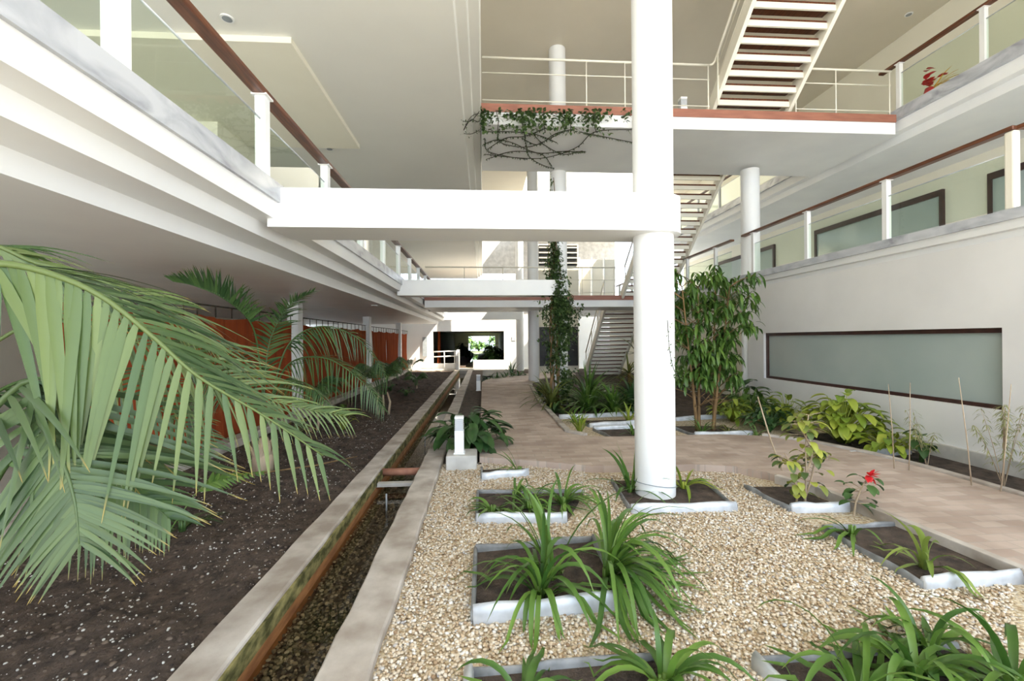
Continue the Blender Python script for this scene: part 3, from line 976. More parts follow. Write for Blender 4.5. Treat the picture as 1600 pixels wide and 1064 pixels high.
planter('planter bed of the red flowering plant beside path bend', [(2.80, 3.8), (3.34, 3.78), (3.25, 4.4), (2.76, 4.44)], [(0, 1, 'b'), (0, 3, 'd')], seed=25)
planter('small planter bed with pale strip beside concrete block', [(-0.03, 4.98), (0.52, 5.08), (0.5, 5.32), (-0.03, 5.3)], [(0, 1, 'b'), (0, 3, 'd')], seed=29)
planter('long planter bed of shrubs beyond path with pale front strip', [(1.5, 8.6), (3.4, 8.85), (3.4, 9.6), (1.5, 9.6)], [(0, 1, 'b')], seed=33)
planter('small planter bed with tuft beyond path, left of the two small ones', [(1.9, 7.72), (2.9, 7.9), (2.9, 8.3), (1.8, 8.3)], [(0, 1, 'b'), (0, 3, 'd')], seed=37)
planter('small planter bed with tuft beyond path, its dull strip slanting', [(2.05, 6.68), (3.0, 6.75), (2.9, 7.5), (1.9, 7.45)], [(0, 3, 'd'), (3, 2, 'b')], seed=41)
planter('planter bed at the foot of the leafy tree behind nearest column', [(3.4, 6.8), (4.38, 6.82), (4.3, 7.55), (3.3, 7.6)], [(0, 1, 'b'), (0, 3, 'd')], seed=45)
planter('planter bed behind the leafy tree by white wall', [(3.7, 8.15), (5.2, 8.4), (5.2, 9.1), (3.6, 9.0)], [(0, 1, 'b')], seed=49)
planter('planter bed of yellow green shrub under long window', [(4.85, 5.45), (5.8, 5.55), (5.9, 6.5), (5.05, 6.62)], [(0, 1, 'b'), (0, 3, 'd')], seed=53)


# ------------------------------------------------------------------ plants
def strap_plant(name, label, x, y, z, n, L, wd, seed, up=(50, 82), droop=2.2, m=None, group=None, cat='plant', az=None, segs=9):
    t = thing(name, label, cat, (x, y, z), 0, group)
    rg = random.Random(seed)
    mb = MB()
    for i in range(n):
        a = rg.uniform(0, 2 * math.pi) if az is None else R(rg.uniform(*az))
        e = R(rg.uniform(*up))
        d = Vector((math.cos(a) * math.cos(e), math.sin(a) * math.cos(e), math.sin(e)))
        l = L * rg.uniform(0.6, 1.1)
        b = Vector((math.cos(a) * 0.02 + rg.uniform(-.012, .012), math.sin(a) * 0.02 + rg.uniform(-.012, .012), 0))
        mb.leaf(b, d, l, wd * rg.uniform(0.75, 1.15), droop * rg.uniform(0.75, 1.2), segs, 'strap', 0.3, rg.random(), curl=rg.uniform(-.35, .35), zmin=lambda p: leaf_floor(p.x + x, p.y + y) - z)
    mb.build('leaves', m or STRAP, t, True)
    cr = MB()
    for k in range(5):
        a = k * 1.257
        cr.tube([(math.cos(a) * 0.012, math.sin(a) * 0.012, -0.02), (math.cos(a) * 0.02, math.sin(a) * 0.02, 0.07)], [0.016, 0.008], 6, 0.95)
    cr.build('crown', STRAP if m is None else m, t, True)
    return t


S = strap_plant
S('strap_leaf_plant', 'strap leaf plant drooping over left half of centre bed', 0.34, 2.66, 0.01, 34, 0.74, 0.034, 1, (52, 88), 3.3)
S('strap_leaf_plant', 'bushiest strap leaf plant, drooping over right half of centre bed', 0.80, 2.82, 0.01, 85, 0.86, 0.032, 2, (40, 86), 3.0, az=(-105, 75))
S('strap_leaf_plant', 'tall strap leaf plant at back of centre bed', 0.44, 2.85, 0.01, 16, 0.80, 0.032, 3, (62, 88), 2.2)
for i, (x, y, n, L, lab) in enumerate([(0.08, 3.98, 16, 0.34, 'short strap plant at left corner of bed behind the centre bed'),
                                       (0.42, 4.05, 22, 0.42, 'middle strap plant in bed behind the centre bed'),
                                       (0.75, 4.12, 34, 0.5, 'thick drooping strap plant at right end of bed behind centre bed'),
                                       (0.30, 4.32, 10, 0.45, 'upright strap plant at back of bed behind the centre bed')]):
    S('strap_leaf_plant', lab, x, y, 0.01, n, L, 0.03, 10 + i, (30, 80), 2.6)
S('strap_leaf_plant', 'strap leaf plant at bottom edge in nearest bed, left one', 0.16, 1.83, 0.01, 20, 0.40, 0.034, 20, (50, 88), 3.0)
S('strap_leaf_plant', 'strap leaf plant at bottom edge in nearest bed, right one', 0.80, 1.90, 0.01, 30, 0.50, 0.034, 21, (50, 88), 3.0)
for i, (x, y, n, L, lab) in enumerate([(1.62, 1.78, 34, 0.62, 'strap leaf plant at left end of near right bed, one leaf arching far left'),
                                       (1.98, 1.88, 34, 0.55, 'strap leaf plant in middle of near right bed'),
                                       (2.34, 1.78, 36, 0.6, 'strap leaf plant at right end of near right bed by frame edge'),
                                       (2.2, 2.02, 24, 0.45, 'strap leaf plant at back of near right bed')]):
    S('strap_leaf_plant', lab, x, y, 0.01, n, L, 0.036, 30 + i, (35, 86), 3.1)
S('strap_leaf_plant', 'sparse strap plant with leaf reaching left over dull strip', 2.95, 3.3, 0.01, 9, 0.5, 0.034, 40, (20, 70), 2.0, az=(110, 250))
S('strap_leaf_plant', 'upright sparse strap plant beside pale strip near path', 3.0, 2.78, 0.01, 15, 0.48, 0.034, 41, (50, 88), 2.4, m=mk_leaf('pale_strap_leaf', (0.12, 0.2, 0.035), (0.28, 0.36, 0.08)))
S('strap_leaf_plant', 'spiky strap plant left of nearest column foot', 1.5, 4.4, 0.01, 16, 0.55, 0.036, 42, (40, 88), 1.3)
S('strap_leaf_plant', 'striped strap plant right of nearest column foot', 2.1, 4.45, 0.01, 12, 0.48, 0.032, 43, (45, 85), 2.0, m=LIME)
S('strap_leaf_plant', 'thin strap tuft in small bed by concrete block', 0.42, 5.16, 0.01, 6, 0.42, 0.025, 44, (40, 80), 1.6)
S('strap_leaf_plant', 'upright lime tuft at path corner beyond crossing', 1.62, 7.25, 0.0, 22, 0.42, 0.03, 45, (60, 88), 1.2, m=LIME)
S('strap_leaf_plant', 'small tuft between path kerb and pale strip', 1.72, 8.2, 0.0, 14, 0.35, 0.028, 46, (40, 85), 1.5)
S('strap_leaf_plant', 'small lime tuft in left small bed beyond crossing', 2.75, 8.05, 0.0, 16, 0.4, 0.03, 47, (50, 88), 1.2, m=LIME)
S('strap_leaf_plant', 'dark tuft in slanting small bed beyond crossing', 2.45, 7.0, 0.0, 14, 0.28, 0.03, 48, (40, 85), 1.5)
S('strap_leaf_plant', 'grassy tuft at the foot of leafy tree, left side', 3.62, 7.0, 0.0, 18, 0.36, 0.025, 49, (55, 88), 1.4)
S('strap_leaf_plant', 'grassy tuft at the foot of leafy tree, right side', 4.1, 7.05, 0.0, 14, 0.42, 0.025, 50, (25, 85), 1.6, m=OLIVE)
S('strap_leaf_plant', 'low grassy tuft on gravel beyond crossing near flowering plant', 4.4, 6.75, 0.0, 16, 0.4, 0.02, 51, (15, 60), 1.4)
# shrubs behind the crossing, left of the nearest column
for i, (x, y, n, L, lab) in enumerate([(2.25, 9.3, 40, 0.95, 'green strap shrub just right of creeper column'), (2.75, 9.1, 46, 0.8, 'dense drooping strap shrub in middle of long bed'),
                                       (3.25, 9.3, 46, 0.85, 'bluish drooping strap shrub at right of long bed'), (1.55, 9.9, 40, 0.9, 'olive strap shrub left of creeper column'),
                                       (2.5, 10.2, 40, 1.15, 'tall strap shrub behind the long bed'), (3.6, 10.0, 36, 1.0, 'strap shrub behind nearest column at bed end')]):
    S('strap_shrub', lab, x, y, 0.0, int(n * 2.4), L, 0.05, 60 + i, (48, 88), 1.9, m=[GREEN, STRAP, DEEP, OLIVE, GREEN, OLIVE][i], cat='shrub')
for i, (x, y, z, n, L, lab) in enumerate([(4.55, 12.6, 1.15, 30, 0.75, 'yellowish yucca head before the lowest stair, taller'), (4.1, 12.0, 0.6, 28, 0.7, 'yellowish yucca head before the lowest stair, shorter'),
                                          (4.0, 10.9, 0.35, 30, 0.8, 'brownish yucca head behind nearest column')]):
    t = S('yucca', lab, x, y, z, n, L, 0.05, 70 + i, (-10, 85), 1.0, m=OLIVE, cat='yucca')
    MB().tube([(0, 0, -z), (0.03, 0, -z * 0.5), (0, 0, 0.03)], [0.06, 0.045, 0.05], 10).build('trunk', BROWN_BARK, t, True)
# ground cover row at the far end of path and dark tufts by the path
for i in range(16):
    x = 0.15 + i * 0.105 + random.Random(i).uniform(-.05, .05); y = 16.6 + 0.1 * (i % 3) + (i * 0.12)
    S('border_plant', 'low dark green plant in row at far end of path', x, y, 0.02, 10, 0.42, 0.06, 80 + i, (15, 75), 1.4, m=DEEP, group='border plants at far path end', segs=5)
S('border_plant', 'spiky dark plant against sunlit wall at far path end', 1.2, 18.6, 0.05, 11, 0.9, 0.07, 97, (10, 85), 0.7, m=DEEP)
for i, (x, y, lab) in enumerate([(1.5, 11.6, 'dark tuft right of path before the white column'), (1.62, 12.7, 'dark spiky tuft at right path edge, farther one'), (1.5, 9.2, 'dark low tuft beside path kerb and bollard lamp'),
                                 (1.6, 10.2, 'dark tuft just behind right bollard lamp')]):
    S('border_plant', lab, x, y, 0.02, 18, 0.42, 0.06, 100 + i, (15, 80), 1.4, m=DEEP, segs=5)


def broadleaf(name, label, x, y, z, n, H, L, W, seed, m, spread=0.9, group=None, cat='plant'):
    t = thing(name, label, cat, (x, y, z), 0, group)
    rg = random.Random(seed)
    lv = MB(); st = MB()
    for i in range(n):
        a = rg.uniform(0, 6.283)
        r = spread * math.sqrt(rg.random())
        h = H * (1 - 0.55 * (r / spread) ** 1.5) * rg.uniform(0.5, 1.0)
        p = Vector((math.cos(a) * r * 0.75, math.sin(a) * r * 0.75, h))
        st.tube([(math.cos(a) * 0.03, math.sin(a) * 0.03, 0), (p.x * 0.4, p.y * 0.4, h * 0.6), p], [0.008, 0.006, 0.004], 5, 0.8)
        d = Vector((math.cos(a), math.sin(a), rg.uniform(-0.1, 0.9)))
        lv.leaf(p, d, L * rg.uniform(0.7, 1.1), W * rg.uniform(0.8, 1.1), rg.uniform(0.8, 1.8), 6, 'oval', 0.3, rg.random())
    st.build('stalks', m, t, True)
    lv.build('leaves', m, t, True)
    return t


broadleaf('leafy_clump', 'dark green broad leaved clump behind the nearest bollard lamp', -0.22, 6.35, 0.0, 95, 0.62, 0.34, 0.14, 1, DEEP, 0.62)
broadleaf('yellow_green_shrub', 'bright yellow green shrub under the long window', 5.35, 6.15, 0.0, 120, 0.85, 0.26, 0.13, 2, LIME, 0.6, cat='shrub')
broadleaf('yellow_green_shrub', 'smaller yellow green shrub right of the bright one', 5.48, 5.55, 0.0, 55, 0.42, 0.24, 0.1, 3, LIME, 0.42, cat='shrub')
broadleaf('leafy_shrub', 'mid green shrub against wall beside end column', 5.35, 8.4, 0.0, 80, 0.62, 0.3, 0.1, 4, GREEN, 0.55, cat='shrub')
broadleaf('leafy_shrub', 'low lime leaved shrub before the wall corner', 4.75, 8.0, 0.0, 70, 0.48, 0.24, 0.08, 5, LIME, 0.45, cat='shrub')
broadleaf('leafy_shrub', 'dark low shrub between tree bed and yellow green shrub', 4.95, 7.2, 0.0, 80, 0.45, 0.22, 0.09, 6, DEEP, 0.5, cat='shrub')
broadleaf('leafy_shrub', 'lime green shrub left of the bright one under window', 5.3, 7.3, 0.0, 60, 0.6, 0.26, 0.1, 16, LIME, 0.4, cat='shrub')
broadleaf('rubber_plant', 'single large round leaf on stalk before right wall', 5.55, 5.15, 0.0, 5, 0.55, 0.2, 0.13, 7, DEEP, 0.14)
broadleaf('rubber_plant', 'large dark leaves sticking up beside end column', 5.55, 9.05, 0.0, 10, 1.1, 0.36, 0.17, 8, DEEP, 0.35)
for i, (x, y, n, lab) in enumerate([(-2.9, 9.0, 14, 'small weed in dark soil before the third palm'), (-2.5, 7.9, 12, 'small yellowish weed in dark soil behind second palm'),
                                    (-3.1, 7.4, 14, 'small weed beside the low kerb behind second palm'), (-2.2, 12.5, 16, 'dark weed in soil beyond third palm'),
                                    (-2.9, 13.8, 16, 'dark weed in soil below wide curtain'), (-2.6, 16.5, 16, 'low weed far along the dark soil')]):
    broadleaf('weed', lab, x, y, 0.02, n, 0.35, 0.14, 0.06, 20 + i, [GREEN, LIME, OLIVE, DEEP, DEEP, DEEP][i], 0.25)


# ------------------------------------------------------------------ palms
def smooth_path(pts, n):
    P = [Vector(p) for p in pts]
    P = [P[0] * 2 - P[1]] + P + [P[-1] * 2 - P[-2]]
    out = []
    segs = len(P) - 3
    for i in range(n + 1):
        u = i / n * segs
        k = min(int(u), segs - 1); t = u - k
        a, b, c, d = P[k], P[k + 1], P[k + 2], P[k + 3]
        out.append(0.5 * ((2 * b) + (c - a) * t + (2 * a - 5 * b + 4 * c - d) * t * t + (3 * b - a - 3 * c + d) * t ** 3))
    return out


def frond(parent, pts, n, LA, LB, wd, sideA, sideB, seed, m, t0=0.2, droopA=0.8, droopB=0.8, fwd=0.55, rach=0.014, origin=(0, 0, 0), segs=8, name='frond', wild=0.06):
    """feather leaf: a bent midrib with leaflets along both sides"""
    rg = random.Random(seed)
    o = Vector(origin)
    path = [p - o for p in smooth_path(pts, 40)]
    mb = MB()
    mb.tube(path, [rach * (1 - 0.85 * i / 40) for i in range(41)], 7, 0.75)
    for i in range(n):
        t = t0 + (1 - t0) * (i + 0.5) / n
        f = t * 40; k = min(int(f), 39)
        p = path[k].lerp(path[k + 1], f - k)
        T = (path[min(k + 1, 40)] - path[max(k - 1, 0)]).normalized()
        q = (t - t0) / (1 - t0)
        prof = (0.6 + 0.4 * math.sin(math.pi * min(1, q * 1.15 + 0.1))) * (1 - 0.45 * q ** 3)
        for sd, L, dr in ((sideA, LA, droopA), (sideB, LB, droopB)):
            if L <= 0: continue
            v = Vector(sd)
            v = v - T * v.dot(T)
            v.normalize()
            fw = fwd + 0.8 * q ** 2
            d = v + T * fw + Vector((rg.uniform(-wild, wild), rg.uniform(-wild, wild), rg.uniform(-wild, wild)))
            up = T.cross(v)
            mb.leaf(p, d, L * prof * rg.uniform(0.88, 1.08), wd * (1 - 0.4 * q) * rg.uniform(0.85, 1.1), dr * rg.uniform(0.75, 1.3), segs, 'palm', 0.22, rg.random(), up=up)
    return mb.build(name, m, parent, True)


def pix_path(pts): return [at(*p) for p in pts]


PB = Vector((-2.35, 1.5, 0.0))
t = thing('palm', 'big feather palm in left foreground with drooping grey green fronds', 'palm', PB)
crown = PB + Vector((0, 0, 0.75))
A = [crown, PB + Vector((0.12, 0.02, 1.4))] + pix_path([(-70, 428, 1.46), (0, 412, 1.47), (80, 428, 1.5), (160, 464, 1.54), (240, 527, 1.6), (312, 590, 1.66), (413, 650, 1.78), (505, 712, 1.9)])
frond(t, A, 34, 0.70, 0, 0.038, (0.1, -0.15, -1.0), (0.75, 0.75, 0.25), 1, PALM, 0.28, 0.45, 0.75, 0.5, 0.017, PB, 10, wild=0.1)
frond(t, A, 52, 0, 0.62, 0.026, (0.1, -0.15, -1.0), (0.35, 0.9, 0.02), 11, PALMMID, 0.30, 0.35, 0.55, 1.1, 0.015, PB, 10, wild=0.2, name='leaflet_row')
B = [crown, PB + Vector((0.1, 0.15, 1.45))] + pix_path([(-60, 392, 1.75), (60, 412, 1.85), (160, 440, 1.95), (250, 482, 2.1), (320, 535, 2.25), (385, 605, 2.4)])
frond(t, B, 34, 0.30, 0.34, 0.024, (0.4, 0.2, -0.6), (0.5, 0.8, -0.05), 2, PALM, 0.3, 0.6, 0.6, 1.3, 0.012, PB, wild=0.2)
H_ = [crown, PB + Vector((0.05, 0.3, 1.5))] + pix_path([(-160, 400, 2.0), (-40, 385, 2.05), (40, 388, 2.1)])
frond(t, H_, 9, 0.35, 0.40, 0.03, (0.5, 0.3, -0.1), (0.5, 0.6, 0.25), 12, PALMDARK, 0.75, 0.7, 0.7, 1.6, 0.010, PB, wild=0.25)
Cc = [crown, PB + Vector((0.3, -0.05, 0.75))] + pix_path([(20, 610, 1.5), (62, 660, 1.46), (95, 715, 1.43), (116, 780, 1.41), (124, 850, 1.40)])
frond(t, Cc, 40, 0.56, 0.62, 0.030, (-0.35, -0.25, -0.9), (0.85, 0.3, -0.6), 3, PALMMID, 0.3, 0.35, 0.45, 0.3, 0.013, PB, 9, wild=0.1)
D = [crown, PB + Vector((0.3, 0.2, 0.7))] + pix_path([(40, 690, 1.75), (120, 720, 1.75), (200, 760, 1.78), (265, 810, 1.8)])
frond(t, D, 34, 0.44, 0.40, 0.032, (0.0, -0.2, -1.0), (0.7, 0.4, -0.3), 4, PALMDARK, 0.35, 0.4, 0.6, 0.5, 0.012, PB)
E_ = [crown, PB + Vector((0.1, 0.3, 1.1))] + pix_path([(20, 600, 2.3), (140, 600, 2.35), (250, 640, 2.4), (330, 700, 2.45)])
frond(t, E_, 30, 0.40, 0.42, 0.03, (0.0, -0.1, -1.0), (0.6, 0.5, 0.2), 5, PALMDARK, 0.35, 0.5, 0.6, 0.5, 0.012, PB)
Fh = [crown, PB + Vector((0.15, 0.2, 1.25))] + pix_path([(60, 500, 2.0), (200, 530, 2.1), (320, 580, 2.25), (440, 630, 2.4), (540, 650, 2.55)])
frond(t, Fh, 50, 0.45, 0.52, 0.018, (0.2, -0.3, -0.8), (0.5, 0.7, 0.5), 6, PALM, 0.35, 0.9, 0.7, 1.0, 0.010, PB, wild=0.25)
MB().tube([(0, 0, -0.05), (0.02, 0, 0.4), (0, 0, 0.82)], [0.11, 0.09, 0.06], 14).build('trunk', BARK, t, True)

P2 = Vector((-2.70, 5.5, 0.0))
t = thing('palm', 'second palm with pale stump and upright dark frond, mid left', 'palm', P2)
c2 = P2 + Vector((0, 0, 0.42))
rg = random.Random(5)
paths = [[(412, 640, 5.5), (405, 560, 5.4), (392, 505, 5.2), (352, 468, 4.9), (305, 447, 4.7), (272, 440, 4.6)],
         [(425, 620, 5.5), (450, 540, 5.5), (500, 510, 5.5), (560, 530, 5.6), (605, 590, 5.7)],
         [(420, 640, 5.5), (450, 570, 5.3), (510, 560, 5.1), (570, 600, 5.0), (600, 640, 5.0)],
         [(412, 640, 5.5), (420, 540, 5.6), (450, 480, 5.8), (490, 455, 6.0)],
         [(410, 640, 5.5), (380, 560, 5.7), (330, 540, 5.9), (280, 570, 6.0)],
         [(415, 650, 5.5), (440, 600, 5.0), (480, 600, 4.6), (520, 640, 4.4)],
         [(410, 650, 5.5), (370, 600, 5.2), (320, 600, 5.0), (270, 650, 4.9)]]
sides = [((0.75, 0.2, 0.35), (0.35, 0.5, 0.8)), ((0, -0.4, -0.9), (0.3, 0.8, 0.2)), ((0, -0.4, -0.9), (0.3, 0.8, 0.2)), ((0.8, -0.3, 0.2), (-0.7, 0.3, 0.5)),
         ((0, -0.5, -0.8), (0.1, 0.8, 0.3)), ((0.5, 0.5, -0.3), (-0.2, -0.5, -0.6)), ((0, -0.5, -0.8), (0.1, 0.8, 0.3))]
for i, (pp, (sa, sb)) in enumerate(zip(paths, sides)):
    L = (0.34 if i == 0 else 0.36) if i in (0, 3) else 0.5
    frond(t, [c2] + pix_path(pp), 40, L, L * 0.9, 0.035 if i in (0, 3) else 0.020, sa, sb, 40 + i, PALMDARK, 0.38 if i else 0.5, 0.4 if i in (0, 3) else 0.9, 0.4 if i in (0, 3) else 0.9, 0.5, 0.014, P2, wild=0.15)
st_ = MB().tube([(0, 0, -0.05), (0, 0, 0.2), (0.01, 0, 0.42)], [0.115, 0.12, 0.05], 14)
for k in range(9):
    a = k * 0.7
    st_.leaf((math.cos(a) * 0.09, math.sin(a) * 0.09, 0.12), (math.cos(a) * 0.35, math.sin(a) * 0.35, 1), 0.28, 0.09, -0.1, 4, 'tri', 0.5)
st_.build('trunk', BARK, t, True)


def rand_palm(label, x, y, n, H, seed, m, stems=1, L=0.3, z0=0.3):
    P = Vector((x, y, 0))
    t = thing('palm', label, 'palm', P)
    rg = random.Random(seed)
    for i in range(n):
        a = rg.uniform(0, 6.283) if i else 0.3
        b = P + Vector((rg.uniform(-.06, .06), rg.uniform(-.06, .06), z0))
        dv = Vector((math.cos(a), math.sin(a), 0))
        r = H * rg.uniform(0.5, 0.85); h = H * rg.uniform(0.65, 1.0)
        pts = [b, b + dv * r * 0.25 + Vector((0, 0, h * 0.6)), b + dv * r * 0.65 + Vector((0, 0, h * 0.8)), b + dv * r + Vector((0, 0, h * 0.55))]
        s = Vector((-dv.y, dv.x, -0.35))
        frond(t, pts, 22, L, L, 0.026, s, (-s.x, -s.y, -0.35), seed * 20 + i, m, 0.25, 0.9, 0.9, 0.6, 0.009, P, 5)
    for k in range(stems):
        dx = (k - (stems - 1) / 2) * 0.11
        MB().tube([(dx, 0, -0.05), (dx * 1.3, 0.01, z0 * 0.6), (dx * 0.8, 0, z0 + 0.05)], [0.03, 0.022, 0.016], 8).build('stem', BARK, t, True)
    return t


rand_palm('third palm with three pale stems before the wide curtain', -2.18, 9.6, 11, 1.0, 3, PALMDARK, 3, 0.34, 0.42)
rand_palm('young palm between second and third palm', -3.0, 7.9, 8, 0.85, 4, PALMDARK, 2, 0.3, 0.3)
rand_palm('dark young palm by the curtains beyond third palm', -2.9, 12.2, 8, 0.9, 5, PALMDARK, 1, 0.3, 0.25)
rand_palm('small far palm leaning at end of curtains', -3.1, 18.5, 5, 0.95, 6, PALMDARK, 1, 0.22, 0.2)
rand_palm('dark young palm farther along the soil bed', -2.2, 14.5, 7, 0.6, 7, PALMDARK, 1, 0.22, 0.1)
# seedling whose stalk carries one feathery leaf close to the soil
q = gnd(262, 838)
P = Vector((q.x, q.y, 0.02))
t = thing('palm_seedling', 'palm seedling with one bright leaf low over dark soil', 'plant', P)
pts = [P, at(285, 800, P.y + 0.05), at(315, 762, P.y + 0.15), at(350, 748, P.y + 0.3), at(412, 738, P.y + 0.5)]
frond(t, pts, 16, 0.14, 0.14, 0.045, (0.1, -0.5, -0.6), (0.2, 0.8, 0.3), 77, LIME if False else GREEN, 0.45, 0.4, 0.3, 0.8, 0.006, P, 5)
S('palm_seedling', 'dark feathery seedling hidden under big palm fronds', P.x + 0.05, P.y + 0.1, 0.02, 16, 0.4, 0.02, 121, (20, 60), 1.5, m=PALMDARK)


# ------------------------------------------------------------------ leafy tree behind the nearest column
def drooping_tree(label, x, y, seed):
    P = Vector((x, y, 0))
    t = thing('tree', label, 'tree', P)
    rg = random.Random(seed)
    tr = MB(); lv = MB()
    tips = []
    for k, (dx, dy, lean) in enumerate([(0, 0, (-0.25, 0.0)), (0.05, 0.04, (0.05, 0.1)), (0.28, 0.02, (0.35, 0.05)), (0.32, 0.05, (0.15, 0.2))]):
        base = Vector((dx, dy, -0.03))
        pts = [base, base + Vector((lean[0] * 0.25, lean[1] * 0.3, 0.7)), base + Vector((lean[0] * 0.6, lean[1] * 0.7, 1.5)), base + Vector((lean[0], lean[1], 2.5))]
        sp = smooth_path(pts, 14)
        tr.tube(sp, [0.032 * (1 - 0.7 * i / 14) for i in range(15)], 8)
        for i in range(3, 15):
            for _ in range(3):
                a = rg.uniform(0, 6.283)
                d = Vector((math.cos(a), math.sin(a) * 0.7, rg.uniform(0.3, 0.8)))
                l = rg.uniform(0.2, 0.5)
                e = sp[i] + d * l
                tr.tube([sp[i], sp[i] + d * l * 0.5 + Vector((0, 0, 0.03)), e], [0.008, 0.006, 0.004], 5)
                tips.append(e)
    for e in tips:
        for _ in range(17):
            a = rg.uniform(0, 6.283)
            d = Vector((math.cos(a), math.sin(a), rg.uniform(-0.5, 0.45)))
            p = e + Vector((rg.uniform(-.08, .08), rg.uniform(-.08, .08), rg.uniform(-.1, .08)))
            if p.z < 0.72 + rg.uniform(0, 0.3): continue
            lv.leaf(p, d, rg.uniform(0.15, 0.28), rg.uniform(0.034, 0.054), rg.uniform(1.6, 2.6), 6, 'lance', 0.3, rg.random() ** 1.6)
    tr.build('trunk', BROWN_BARK, t, True)
    lv.build('foliage', GREEN, t, True)
    return t


drooping_tree('leafy tree with drooping leaves just right of nearest column', 3.62, 7.15, 8)


# ------------------------------------------------------------------ climbers
def leaf_cluster(lv, p, rg, n, spread, size):
    for _ in range(n):
        q = p + Vector((rg.gauss(0, spread), rg.gauss(0, spread), rg.gauss(0, spread)))
        a = rg.uniform(0, 6.283)
        d = Vector((math.cos(a), math.sin(a) - 0.4, rg.uniform(-0.8, 0.4)))
        lv.leaf(q, d, size * rg.uniform(0.7, 1.2), size * 0.55, rg.uniform(0.3, 1.5), 3, 'oval', 0.25, rg.random())


t = thing('climbing_creeper', 'green creeper climbing the column and falling in thick mass', 'creeper', (0, 0, 0))
rg = random.Random(9)
stem = MB(); lv = MB()
cx, cy = 1.82, 10.3
for k in range(5):
    a0 = rg.uniform(-2.6, -1.6)
    pts = []
    for i in range(22):
        z = i / 21 * (5.4 if k == 0 else rg.uniform(3.6, 4.2) if False else 4.1)
        a = a0 + 0.35 * math.sin(z * 1.7 + k) + (-0.2 if z > 3 else 0)
        rr = 0.23 + 0.03 * math.sin(z * 3 + k)
        pts.append((cx + math.cos(a) * rr, cy + math.sin(a) * rr, z))
    stem.tube(pts, [0.016 * (1 - 0.8 * i / 21) + 0.004 for i in range(22)], 6)
stem.tube([(1.52, 10.0, -0.05), (1.54, 10.02, 0.3), (1.58, 10.06, 0.6), (1.66, 10.12, 0.95)], [0.06, 0.05, 0.035, 0.015], 10)
# (height, x offset, half width, amount)
for z, dx, hw, n in [(3.9, -0.14, 0.06, 60), (3.7, -0.14, 0.09, 90), (3.5, -0.13, 0.11, 110), (3.3, -0.14, 0.12, 130), (3.1, -0.15, 0.13, 140), (2.9, -0.12, 0.15, 150), (2.7, -0.06, 0.23, 190),
                     (2.5, -0.0, 0.30, 260), (2.35, 0.02, 0.34, 280), (2.2, 0.02, 0.34, 280), (2.0, 0.02, 0.31, 260), (1.8, 0.04, 0.27, 230), (1.6, 0.0, 0.27, 200), (1.4, -0.05, 0.24, 150),
                     (1.2, -0.12, 0.18, 120), (1.0, -0.14, 0.16, 90), (0.8, 0.04, 0.2, 90), (0.65, 0.12, 0.17, 110), (0.5, 0.1, 0.17, 90), (0.35, 0.06, 0.18, 60), (0.2, 0.05, 0.16, 30),
                     (3.0, 0.14, 0.04, 25), (1.15, 0.12, 0.1, 25)]:
    for _ in range(int(n / 3.2)):
        x = dx + rg.gauss(0, hw * 0.62)
        front = -math.sqrt(max(0.0, 0.21 ** 2 - min(abs(x), 0.21) ** 2)) - abs(rg.gauss(0.02, 0.05))
        if abs(x) > 0.2: front = rg.uniform(-0.12, 0.12)
        leaf_cluster(lv, Vector((cx + x, cy + front, z + rg.gauss(0, 0.08))), rg, 5, 0.035, 0.085)
for z in [4.3, 4.5, 4.65, 4.8, 5.0, 5.2, 5.35]:
    leaf_cluster(lv, Vector((cx - 0.18 + rg.uniform(-.05, .1), cy - 0.15, z)), rg, 8, 0.05, 0.07)
stem.build('stems', BROWN_BARK, t, True)
lv.build('leaves', VINE, t, True)

t = thing('hanging_creeper', 'creeper with bare runners under the high footbridge edge', 'creeper', (0, 0, 0))
rg = random.Random(12)
stem = MB(); lv = MB()
zs = 5.555
runs = [[(760, 248), (800, 236), (845, 240), (862, 258)], [(757, 240), (800, 245), (850, 246), (900, 230), (930, 205), (1000, 195)], [(762, 232), (790, 215), (820, 212), (850, 200)],
        [(818, 200), (822, 225), (828, 245), (850, 258), (866, 262)], [(780, 200), (778, 215), (790, 225), (830, 228), (880, 205)], [(755, 225), (775, 218), (800, 222), (840, 238), (890, 235)],
        [(830, 205), (850, 225), (880, 240), (910, 235)], [(905, 205), (940, 212), (990, 222)], [(870, 236), (900, 236), (915, 236)], [(760, 205), (800, 205), (840, 210), (870, 222)],
        [(815, 215), (840, 225), (868, 208), (900, 200)], [(757, 215), (762, 235), (790, 243), (822, 248)]]
for r_ in runs:
    pts = []
    for px, py in r_:
        g = gnd(px, py, zs)
        g.y = min(max(g.y, 8.02), 10.2)
        g.x = max(g.x, 0.03)
        g.z = zs - 0.012
        pts.append(g)
    sp = smooth_path(pts, 24)
    stem.tube(sp, 0.008, 5)
    for p in sp:
        for _ in range(4):
            if rg.random() < 0.75:
                d = Vector((rg.uniform(-1, 1), rg.uniform(-1, 1), -0.4))
                lv.leaf(p, d, 0.045, 0.018, 0.5, 2, 'oval', 0.2, rg.random() * 0.3)
for px, n in [(756, 60), (775, 25), (800, 70), (815, 60), (835, 55), (850, 60), (870, 55), (885, 50), (893, 50), (915, 60), (930, 55), (945, 30), (980, 20), (992, 20), (760, 40), (823, 60)]:
    for _ in range(n):
        py = 172 + abs(rg.gauss(12, 14))
        p = at(px + rg.gauss(0, 7), py, 7.95 - rg.random() * 0.05)
        if p.z < 5.56: p.z = 5.55 - rg.random() * 0.15
        p.x = max(p.x, 0.02)
        a = rg.uniform(0, 6.283)
        lv.leaf(p, (math.cos(a), -0.6, math.sin(a) - 0.4), rg.uniform(0.06, 0.11), 0.055, 0.8, 3, 'oval', 0.2, rg.random())
